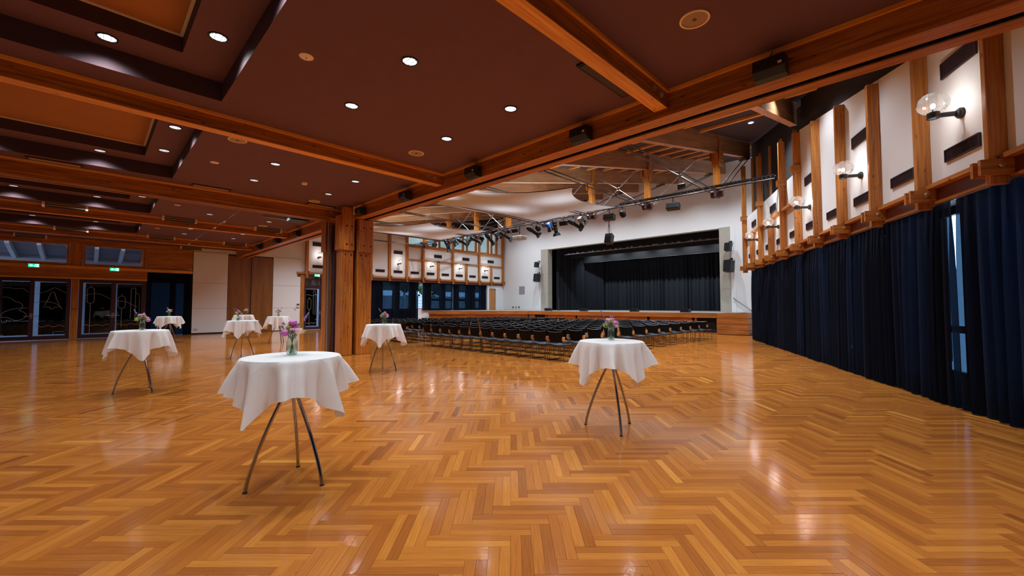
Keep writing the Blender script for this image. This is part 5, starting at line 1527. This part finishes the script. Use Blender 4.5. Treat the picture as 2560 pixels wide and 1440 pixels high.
def make_cloth(seed):
    rg = random.Random(seed); RT = 0.398; half = 0.675
    nth = 144
    ph = [rg.uniform(0, 2 * PI) for _ in range(6)]
    am = [rg.uniform(0.6, 1.2) for _ in range(6)]
    rot = 0.0
    V = []; F = []; U = []; SMO = []
    rings_in = [0.0, 0.15, 0.30, 0.375, RT]
    nsk = 16
    def fold(th):
        # four strong corner folds plus lesser ones in between
        f = 0.55 * math.cos(8 * th + 0.6 * math.sin(2 * th + ph[0])) * am[0] + 0.42 * math.cos(13 * th + ph[1]) * am[1] + 0.22 * math.cos(5 * th + ph[2]) * am[2] + 0.30 * math.cos(21 * th + ph[3])
        return f
    mb = MB()
    rows = []
    for r in rings_in:
        row = []
        for k in range(nth):
            th = 2 * PI * k / nth
            row.append(((r * math.cos(th), r * math.sin(th), TZ + 0.006 - (0.004 if r == RT else 0)), (r * math.cos(th), r * math.sin(th))))
        rows.append(row)
    for j in range(1, nsk + 1):
        t = j / nsk; row = []
        for k in range(nth):
            th = 2 * PI * k / nth
            c, s = abs(math.cos(th)), abs(math.sin(th))
            rs = half / max(c, s)
            rs = min(rs, half * 1.36)
            d = (rs - RT) * t
            corner = max(0.0, (rs - half) / (half * 0.36))
            f = fold(th)
            g = min(1.0, d / 0.10)
            rad = RT + 0.006 + 0.012 * g + d * (0.20 - 0.14 * corner ** 0.7) + (f * (1 - 0.45 * corner) - 0.15 * corner) * d * 0.42 * (0.35 + 0.65 * g)
            rad = max(rad, RT + 0.004 - 0.10 * d)
            z = TZ + 0.004 - 0.012 * g - d * math.sqrt(max(0.2, 1 - (0.16 + 0.12 * f) ** 2)) * 0.985
            th2 = th + 0.5 * f * 0.10 * t
            row.append(((rad * math.cos(th2), rad * math.sin(th2), z), ((RT + d) * math.cos(th), (RT + d) * math.sin(th))))
        rows.append(row)
    V = [p[0] for row in rows for p in row]; UVs = [p[1] for row in rows for p in row]
    for j in range(len(rows) - 1):
        for k in range(nth):
            q = (j * nth + k, j * nth + (k + 1) % nth, (j + 1) * nth + (k + 1) % nth, (j + 1) * nth + k)
            F.append(q[::-1]); U.append([UVs[i] for i in q[::-1]])
    mb.add(V, F, U, True)
    me = mb.mesh('tablecloth'); me.materials.append(M['cloth'])
    return me
TB = make_table(); tb_used = False
CLOTHS = [make_cloth(100 + i) for i in range(8)]

def blossom_round(mb, c, r, rg, ruff=0.12):
    p = rg.uniform(0, 6); mb.ball(c, r, 14, 9, (1, 1, 0.85), True, lambda t, f: 1 + ruff * math.sin(5 * t + 7 * f + p) * math.sin(f))
def rose(mb, c, r, rg):
    c = Vector(c)
    mb.ball(c, r * 0.62, 10, 7)
    for lay, (n, rr, open_) in enumerate(((3, 0.75, 0.3), (5, 0.95, 0.65), (6, 1.1, 1.0))):
        for i in range(n):
            a = 2 * PI * i / n + lay * 0.5
            def pet(u, v, a=a, rr=rr, open_=open_):
                th = a + (u - 0.5) * 1.5
                ph_ = R(-75 + 125 * v)
                rad = r * rr * max(0.08, math.cos(ph_)) + r * 0.22 * open_ * max(0, v - 0.7)
                return tuple(c + Vector((rad * math.cos(th), rad * math.sin(th), r * 0.95 * math.sin(ph_))))
            mb.grid(pet, 4, 4)
def leafy(mb, c, r, rg, n=9):
    c = Vector(c)
    for i in range(n):
        d = Vector((rg.gauss(0, 1), rg.gauss(0, 1), rg.gauss(0.4, 0.8))).normalized()
        x = d.cross(Vector((0, 0, 1))); x = x.normalized() if x.length > 0.01 else Vector((1, 0, 0))
        nn = x.cross(d)
        L = r * rg.uniform(0.8, 1.25); wv = r * rg.uniform(0.25, 0.42)
        def lf(u, v, d=d, x=x, nn=nn, L=L, wv=wv):
            w_ = wv * math.sin(PI * min(1, 0.08 + 0.92 * v)) 
            return tuple(c + d * (L * v) + x * (w_ * (u - 0.5) * 2) + nn * (0.25 * L * v * v + 0.3 * w_ * abs(u - 0.5)))
        mb.grid(lf, 2, 4)
def make_vase(loc, rz, seed, tl):
    rg = random.Random(seed)
    t = thing('glass_jar', 'clear screw-neck jar holding flowers on the %s' % tl, 'jar', loc, rz, 'flower jars')
    prof = [(0.0, 0.003), (0.036, 0.003), (0.044, 0.012), (0.046, 0.03), (0.046, 0.115), (0.043, 0.13), (0.034, 0.142), (0.033, 0.165), (0.036, 0.168)]
    mb = MB(); mb.lathe(prof, n=24); g = mb.build('jar_glass', M['jar'], t)
    mb = MB()
    for z in (0.146, 0.154, 0.162): mb.lathe([(0.0335, z - 0.003), (0.0365, z), (0.0335, z + 0.003)], n=24)
    mb.build('neck_thread', M['jar'], g)
    mb = MB(); mb.lathe([(0.0, 0.006), (0.040, 0.008), (0.0435, 0.03), (0.0435, 0.088), (0.0, 0.0885)], n=24); mb.build('water', M['water'], t)
    b = thing('flower_bunch', 'roses, violet and lime flowers on the %s' % tl, 'flowers', (loc[0], loc[1], loc[2]), rz, 'flower bunches')
    heads = []
    kinds = ['magenta', 'pink', 'lime', 'violet', 'lime', 'magenta', 'lime', 'leaf', 'pink', 'lime', 'magenta', 'lime', 'violet', 'leaf', 'leaf']
    for i, kd in enumerate(kinds):
        a = 2.4 * i + rg.uniform(-0.3, 0.3); r_ = 0.012 + 0.085 * math.sqrt(i / len(kinds)) * rg.uniform(0.85, 1.1)
        z = 0.285 - 1.1 * r_ + rg.uniform(-0.015, 0.025)
        if kd == 'leaf': z = rg.uniform(0.175, 0.20)
        if kd == 'violet': z += 0.04
        h = (r_ * math.cos(a), r_ * math.sin(a), z)
        mb = MB(); mb.tube([(-0.02 * math.cos(a), -0.02 * math.sin(a), 0.012), (0.008 * math.cos(a), 0.008 * math.sin(a), 0.14), (h[0] * 0.6, h[1] * 0.6, 0.19), h], 0.0026, 5); mb.build('stem', M['stem'], b)
        mb = MB()
        if kd == 'pink': rose(mb, h, 0.034, rg); nm, mt = 'rose_blossom', M['pink']
        elif kd == 'magenta': blossom_round(mb, h, 0.034, rg, 0.2); nm, mt = 'magenta_blossom', M['magenta']
        elif kd == 'violet':
            for q in range(9): mb.ball((h[0] + rg.gauss(0, 0.012) , h[1] + rg.gauss(0, 0.012), h[2] + rg.uniform(-0.03, 0.06)), rg.uniform(0.007, 0.012), 7, 5)
            nm, mt = 'violet_blossom', M['violet']
        elif kd == 'lime': leafy(mb, h, 0.040, rg, 20); nm, mt = 'lime_blossom', M['lime']
        else: leafy(mb, h, 0.050, rg, 7); nm, mt = 'leaf_spray', M['leaf']
        mb.build(nm, mt, b)
    # one long side spike of violet flowers
    a = rg.uniform(-0.6, 0.6) + (0.8 if seed == 1 else 2.5)
    e = Vector((0.13 * math.cos(a), 0.13 * math.sin(a), 0.35))
    mb = MB(); mb.tube([(0, 0, 0.14), (e.x * 0.45, e.y * 0.45, 0.235), tuple(e)], 0.002, 5); mb.build('stem', M['stem'], b)
    mb = MB()
    for q in range(9):
        f = 0.72 + 0.035 * q; p = Vector((0, 0, 0.14)).lerp(e, f); mb.ball((p.x + rg.gauss(0, 0.004), p.y + rg.gauss(0, 0.004), p.z + 0.03 * f), 0.010 - 0.0005 * q, 7, 5)
    mb.build('violet_spike', M['violet'], b)
TABLES = [  # x, y, leg turn, cloth turn, what singles it out, jar offset
    (-4.05, 1.285, 0.524, -0.25, 'large front table', (-0.10, 0.03)),
    (-2.89, 4.71, 1.396, 0.5, 'table before the chair rows', (-0.06, 0.10)),
    (-9.30, 4.98, 0.58, 0.1, 'table beside the timber column', (0, 0.02)),
    (-10.19, 0.66, 0.5, 0.75, 'table before the glass doors', (0.0, 0.02)),
    (-14.68, 3.26, 0.9, 0.3, 'table between the column and the wood doors', (0.05, -0.14)),
    (-22.6, 2.35, 0.2, 0.05, 'table in front of the navy door curtain', (0, 0)),
    (-23.5, 5.25, 0.5, 0.6, 'rearmost table in front of the wood doors', (0.0, 0.1)),
    (-19.3, 5.56, 0.1, 0.4, 'table in front of the second white cladding', (0, 0)),
]
for i, (x, y, lr, cr_, lab, jo) in enumerate(TABLES):
    tl = 'three-legged chrome standing table, the %s' % lab
    if not tb_used: TB.location = (x, y, 0); TB.rotation_euler = (0, 0, lr); TB['label'] = tl; tb_used = True
    else: copy_tree(TB, (x, y, 0), lr, tl)
    o = link('tablecloth', CLOTHS[i], None, (x, y, 0), cr_)
    tag(o, 'white square cloth with pointed corners over the %s' % lab, 'tablecloth', 'white tablecloths')
    make_vase((x + jo[0], y + jo[1], TZ + 0.0065), 0.7 * i, i + 1, lab)

# ================================================================== SAILS
def sail_mesh(corners, centre_z, sags):
    P_ = [Vector(c) for c in corners]; n = len(P_)
    cen = sum(P_, Vector()) / n; cen.z = centre_z
    bound = []; seg = 20
    for i in range(n):
        a, b = P_[i], P_[(i + 1) % n]
        mid = (a + b) / 2; inw = (cen - mid); inw.z *= 0.5
        for k in range(seg):
            t = k / seg; p = a.lerp(b, t) + inw * (sags[i] * 4 * t * (1 - t))
            bound.append(p)
    m = len(bound); rings = 12
    G = [[(cen.lerp(bound[k], j / rings)) for k in range(m)] for j in range(rings + 1)]
    for it in range(120):      # relax to a taut membrane
        for j in range(1, rings):
            for k in range(m):
                G[j][k] = (G[j - 1][k] + G[j + 1][k] + G[j][(k - 1) % m] + G[j][(k + 1) % m]) / 4 if it < 0 else Vector((G[j][k].x, G[j][k].y, (G[j - 1][k].z + G[j + 1][k].z + G[j][(k - 1) % m].z + G[j][(k + 1) % m].z) / 4))
        zc = sum(G[1][k].z for k in range(m)) / m
        for k in range(m): G[0][k].z = zc
    return G, bound, m, rings
CORN = [(-15.0, 16.8, 6.03), (-9.9, 16.8, 6.05), (-8.6, 11.7, 5.66), (-11.0, 7.3, 5.3), (-15.4, 10.8, 6.06)]
G, bound, m_, rg_ = sail_mesh(CORN, 5.4, (0.05, 0.22, 0.20, -0.06, 0.04))
for q, (dx, lab) in enumerate(((0, 'big white fabric sail stretched under the rafters in mid-hall'), (-8.75, 'white fabric sail stretched under the rafters right behind the column'))):
    c0 = Vector((-12 + dx, 12.5, 5.9))
    t = thing('fabric_sail', lab, 'sail', tuple(c0), 0, 'white sails under the hall roof')
    mb = MB(); V = []; F = []
    for j in range(rg_ + 1):
        for k in range(m_): V.append(G[j][k] + Vector((dx, 0, 0)) - c0)
    for j in range(rg_):
        for k in range(m_): F.append((j * m_ + k, j * m_ + (k + 1) % m_, (j + 1) * m_ + (k + 1) % m_, (j + 1) * m_ + k))
    mb.add(V, F, None, True); mb.build('membrane', M['sail'], t)
    mb = MB(); bb = [b + Vector((dx, 0, 0)) - c0 for b in bound]; mb.tube(bb + [bb[0]], 0.014, 5, False); mb.build('edge_rope', M['black'], t)
    for cpt in CORN[2:]:
        p = Vector(cpt) + Vector((dx, 0, 0)) - c0; out = Vector((p.x, p.y, 0)).normalized()
        e = p + out * 0.5; e.z = raft((p + c0).y) - c0.z + 0.1
        mb = MB(); mb.tube([tuple(p), tuple(e)], 0.008, 5); mb.build('corner_tie', M['steel'], t)

# ================================================================== LIGHT BRIDGE
YB = 16.93
bridge = thing('light_bridge', 'long twin black pipe hung with stage lights across the hall', 'lighting bar', (-15, YB, 6.0))
for (dz, dy, r_) in ((0.16, 0.10, 0.022), (0.03, -0.06, 0.024)):
    mb = MB(); mb.cyl((11.3, dy, dz), (-12.6, dy, dz), r_, r_, 8); mb.build('pipe', M['blackmetal'], bridge)
for i in range(52):
    x = 11.2 - 0.135 * i
    mb = MB(); mb.box(x - 0.055, 0.055, 0.185, x + 0.055, 0.145, 0.235); 
    if i < 46: mb.build('cable_chain_link', M['blackmetal'], bridge)
for x in RX[1:]:
    mb = MB(); mb.box(x + 15 - 0.02, -0.085, 0.0, x + 15 + 0.02, 0.08, 0.2); mb.build('pipe_clamp', M['rod'], bridge)

def aim(d):
    d = Vector(d).normalized(); return d.to_track_quat('-Z', 'Y').to_matrix().to_4x4()
ZBAR = 6.03 - 0.024
def hanger(mb, drop, wy):
    mb.box(-0.02, -0.03, -0.06, 0.02, 0.03, 0.0)
    mb.tube([(-wy, 0, -drop), (-wy, 0, -0.08), (wy, 0, -0.08), (wy, 0, -drop)], 0.010, 5)
def profile_spot(x, label, d=(0.1, 0.7, -0.55), drop=0.34, L=0.72, dark=True):
    t = thing('profile_spotlight', label, 'stage light', (x, YB - 0.06, ZBAR), 0, 'stage lights on the twin bar')
    mb = MB(); hanger(mb, drop, 0.14); mb.build('yoke', M['blackmetal'], t)
    Mx = Matrix.Translation((0, 0, -drop)) @ aim(d)
    mb = MB(Mx); mb.lathe([(0.0, 0.30), (0.07, 0.30), (0.11, 0.24), (0.125, 0.16), (0.125, 0.0), (0.10, -0.04), (0.10, -L + 0.30), (0.0, -L + 0.30)], n=14); mb.build('barrel', M['blackmetal'], t)
    mb = MB(Mx); 
    for (z, r) in ((0.18, 0.131), (0.05, 0.131), (-0.14, 0.106), (-0.26, 0.106)): mb.lathe([(r - 0.008, z - 0.015), (r, z), (r - 0.008, z + 0.015)], n=14)
    mb.build('barrel_ring', M['greymetal'], t)
    mb = MB(Mx); z0 = -L + 0.30
    q = 0.105; e = 0.15
    for k in range(4):
        a = k * PI / 2
        def rot(px, py): return (px * math.cos(a) - py * math.sin(a), px * math.sin(a) + py * math.cos(a))
        p = [rot(-q, q) + (z0 + 0.02,), rot(q, q) + (z0 + 0.02,), rot(e, e) + (z0 - 0.13,), rot(-e, e) + (z0 - 0.13,)]
        mb.prism(p, Vector(rot(0, 0.006) + (0,)))
    mb.build('colour_frame', M['black'], t)
    mb = MB(Mx); mb.lathe([(0.0, z0 - 0.004), (0.095, z0 - 0.004)], n=14); mb.build('lens', M['lens'], t)
    return t
def fresnel(x, label, d=(0.1, 0.6, -0.6), drop=0.26, body='greymetal', gel=None):
    t = thing('fresnel_lamp', label, 'stage light', (x, YB - 0.06, ZBAR), 0, 'stage lights on the twin bar')
    mb = MB(); hanger(mb, drop, 0.13); mb.build('yoke', M['blackmetal'], t)
    Mx = Matrix.Translation((0, 0, -drop)) @ aim(d)
    mb = MB(Mx); mb.box(-0.11, -0.11, -0.10, 0.11, 0.11, 0.16, None, 0.02); mb.build('housing', M[body], t)
    mb = MB(Mx); mb.cyl((0, 0, -0.101), (0, 0, -0.12), 0.10, 0.10, 16); mb.build('lens', M[gel] if gel else M['lens'], t)
    for k in range(4):
        a = k * PI / 2
        Mr = Mx @ Matrix.Rotation(a, 4, 'Z')
        mb = MB(Mr); mb.prism([(-0.10, 0.112, -0.11), (0.10, 0.112, -0.11), (0.14, 0.19, -0.27), (-0.14, 0.19, -0.27)], (0, 0.006, 0.002)); mb.build('barn_door', M['black'], t)
    return t
def par_can(x, label, d=(0.0, 0.75, -0.45), drop=0.30):
    t = thing('par_lamp', label, 'stage light', (x, YB - 0.06, ZBAR), 0, 'stage lights on the twin bar')
    mb = MB(); hanger(mb, drop, 0.145); mb.build('yoke', M['blackmetal'], t)
    Mx = Matrix.Translation((0, 0, -drop)) @ aim(d)
    mb = MB(Mx); mb.lathe([(0.0, 0.17), (0.06, 0.16), (0.11, 0.10), (0.13, 0.02), (0.13, -0.13), (0.115, -0.13), (0.115, -0.06)], n=16); mb.build('can', M['blackmetal'], t)
    mb = MB(Mx); mb.lathe([(0.114, -0.06), (0.06, -0.075), (0.0, -0.08)], n=16); mb.build('lens', M['lens'], t)
    return t
def hung_speaker(x, label, w=0.52, h=0.26, dp=0.28, drop=0.36, y=YB - 0.06, z=ZBAR, tilt=-0.25):
    t = thing('hung_loudspeaker', label, 'speaker', (x, y, z), 0.15, 'speakers on the twin bar')
    Mx = Matrix.Translation((0, 0, -drop)) @ Matrix.Rotation(tilt, 4, 'X')
    mb = MB(Mx); mb.box(-w / 2, -dp / 2, -h / 2, w / 2, dp / 2, h / 2, None, 0.015); mb.build('cabinet', M['black'], t)
    mb = MB(Mx); mb.box(-w / 2 + 0.02, -dp / 2 - 0.007, -h / 2 + 0.02, w / 2 - 0.02, -dp / 2 - 0.0005, h / 2 - 0.02); mb.build('grille', M['blackmetal'], t)
    mb = MB(); mb.cyl((0, 0, -drop + h / 2 - 0.02), (0, 0, 0.0), 0.018, 0.018, 8); mb.tube([(-w * 0.4, 0, -drop + h / 2 - 0.02), (0, 0, -0.10)], 0.006, 5); mb.tube([(w * 0.4, 0, -drop + h / 2 - 0.02), (0, 0, -0.10)], 0.006, 5); mb.build('hanger', M['blackmetal'], t)
    return t
hung_speaker(-7.36, 'black loudspeaker hung from the twin bar, closest to the curtained wall')
hung_speaker(-10.38, 'black loudspeaker hung from the twin bar above a smaller tilted one')
t = hung_speaker(-10.40, 'small tilted black loudspeaker hung on wires below another speaker', 0.34, 0.46, 0.30, 0.84, YB - 0.06, ZBAR - 0.53, -0.35)
par_can(-9.70, 'round black par lamp just beside the last white sail tip')
fresnel(-11.98, 'bright white fresnel lamp under the second roof strut', gel='whiteplastic', body='steel')
profile_spot(-12.45, 'long black profile spotlight beside the bright white fresnel lamp', (0.45, 0.6, -0.42))
hung_speaker(-13.05, 'flat black floodlight box between two profile spotlights', 0.42, 0.24, 0.2, 0.26, tilt=0.2)
profile_spot(-13.62, 'black profile spotlight pointing steeply down beside the blue lamp', (0.05, 0.25, -0.95), 0.3)
fresnel(-14.02, 'blue gelled fresnel lamp with open barn doors', gel='bluegel', body='bluegel')
par_can(-14.80, 'round black par lamp next to the blue lamp')
profile_spot(-15.25, 'long black profile spotlight between projector and blue lamp', (0.42, 0.6, -0.45))
pj = thing('video_projector', 'white video projector hanging on a pole below the twin bar', 'projector', (-16.15, YB - 0.06, ZBAR))
mb = MB(); mb.cyl((0, 0, -0.52), (0, 0, 0.0), 0.025, 0.025, 8); mb.build('pole', M['blackmetal'], pj)
mb = MB(); mb.box(-0.33, -0.28, -0.76, 0.33, 0.28, -0.55, None, 0.03); cs = mb.build('case', M['projector'], pj)
mb = MB(); mb.box(0.09, -0.283, -0.72, 0.16, -0.2805, -0.60); mb.build('warning_sticker', M['yellow'], cs)
mb = MB(); mb.box(-0.31, -0.26, -0.549, 0.31, 0.26, -0.53); mb.build('mount_plate', M['blackmetal'], pj)
mb = MB(); mb.tube([(-0.1, -0.1, -0.55), (-0.04, -0.05, -0.3), (0, 0, -0.05)], 0.008, 5); mb.build('cable', M['black'], pj)
hung_speaker(-16.5, 'flat black floodlight box just left of the projector pole', 0.36, 0.22, 0.16, 0.2, tilt=0.3)
profile_spot(-17.40, 'long black profile spotlight on the column side of the projector', (0.42, 0.6, -0.42))
fresnel(-18.0, 'small fresnel lamp between two profile spotlights past the projector', (0.1, 0.5, -0.7), 0.28)
profile_spot(-18.75, 'black profile spotlight in front of the clerestory, first past the projector group', (0.3, 0.5, -0.65))
par_can(-19.4, 'par lamp beside the tip of the column-side sail')
profile_spot(-20.1, 'long profile spotlight in front of the middle clerestory pane', (0.42, 0.6, -0.35), 0.3)
fresnel(-20.8, 'silver blue fresnel lamp in front of the clerestory', (0.3, 0.5, -0.5), 0.24, 'steel', 'bluegel')
profile_spot(-21.4, 'profile spotlight half covered by the column-side sail', (0.42, 0.6, -0.42), 0.28)
fresnel(-22.1, 'boxy black fresnel lamp under the column-side sail edge', (0.2, 0.5, -0.6), 0.25, 'black')
profile_spot(-23.0, 'profile spotlight tipping down below the column-side sail', (0.1, 0.35, -0.8), 0.26)
hung_speaker(-24.4, 'small black box lamp at the door-side end of the twin bar', 0.36, 0.22, 0.2, 0.2)
hung_speaker(-10.2, 'black floodlight tucked under a roof beam by the stage wall', 0.42, 0.34, 0.2, 0.45, 24.6, raft(24.6) - 0.01, 0.2)

# ================================================================== OUTSIDE, seen through the panes
tag(MB().box(-60, -30, -0.3, -28.8, 60, -0.2).build('ground_outside', M['outground']), kind='structure')
for i in range(9):
    t = thing('canopy_rafter', 'pale outdoor canopy rafter seen through the transom panes, %s' % ORD[i + 1], 'rafter', (-28.9, -4.6 + 0.95 * i, 4.42), 0, 'canopy rafters outdoors')
    mb = MB(); mb.beam((0, 0, 0), (-5.2, 0, -0.78), 0.14, 0.2); mb.build('bar', M['outwood'], t)
    mb = MB(); mb.beam((0, 0, 0.11), (-5.2, 0, -0.67), 0.18, 0.02); mb.build('batten', M['outwood'], t)
t = thing('canopy_roof', 'dark outdoor canopy boards above the pale rafters', 'canopy', (-28.9, 0, 4.55))
mb = MB(); mb.prism([(0, -5.5, 0.0), (-5.4, -5.5, -0.81), (-5.4, -5.5, -0.75), (0, -5.5, 0.06)], (0, 11, 0)); mb.build('boards', plain('canopy_boards', (84, 78, 92), 0.8, var=0.15), t)
mb = MB(); mb.box(-3.1, -5.4, -0.78, -2.95, 5.4, -0.6); mb.build('cross_beam', M['outwood'], t)
hd = MB().box(4.0, 17.0, -0.2, 4.6, 70, 6.5).build('wall_outside_blocker', plain('far_blocker', (44, 58, 50), 0.9, var=0.5, vscale=0.8)); hd.location = rp(0, 0, 0); hd.rotation_euler = (0, 0, TH); tag(hd, kind='structure')  # dark screen added outdoors to dim the sky behind the curtained windows
tag(MB().box(-41.5, 14.5, 3.2, -41.2, 50, 16).build('wall_outside_trees', plain('far_trees', (92, 100, 90), 0.9, var=0.5, vscale=0.9)), kind='structure')
tag(MB().box(-33.5, -6, -0.2, -33.2, 14.5, 3.6).build('wall_outside_neighbour', plain('far_facade', (140, 152, 176), 0.8, var=0.2, vscale=0.7)), kind='structure')
t = thing('garden_wall', 'pale block wall outdoors behind the window gap', 'wall', (-36, 22, -0.2))
for r_ in range(9):
    mb = MB(); mb.box(-0.2, -6, 0.3 * r_, 0.2, 9, 0.3 * r_ + 0.285); mb.build('block_course', M['outwall'], t)
t = thing('garden_shrub', 'green shrub outdoors above the pale block wall', 'shrub', (-37.2, 23.5, -0.2))
rg = random.Random(3); mb = MB()
for i in range(60): leafy(mb, (rg.gauss(0, 0.5), rg.gauss(0, 2.2), 3.4 + rg.gauss(0, 0.6)), 0.5, rg, 6)
mb.build('foliage', M['outgreen'], t)
mb = MB(); mb.cyl((0, 0, 0), (0, 0, 3.2), 0.1, 0.06, 8); mb.build('trunk', M['outwood'], t)
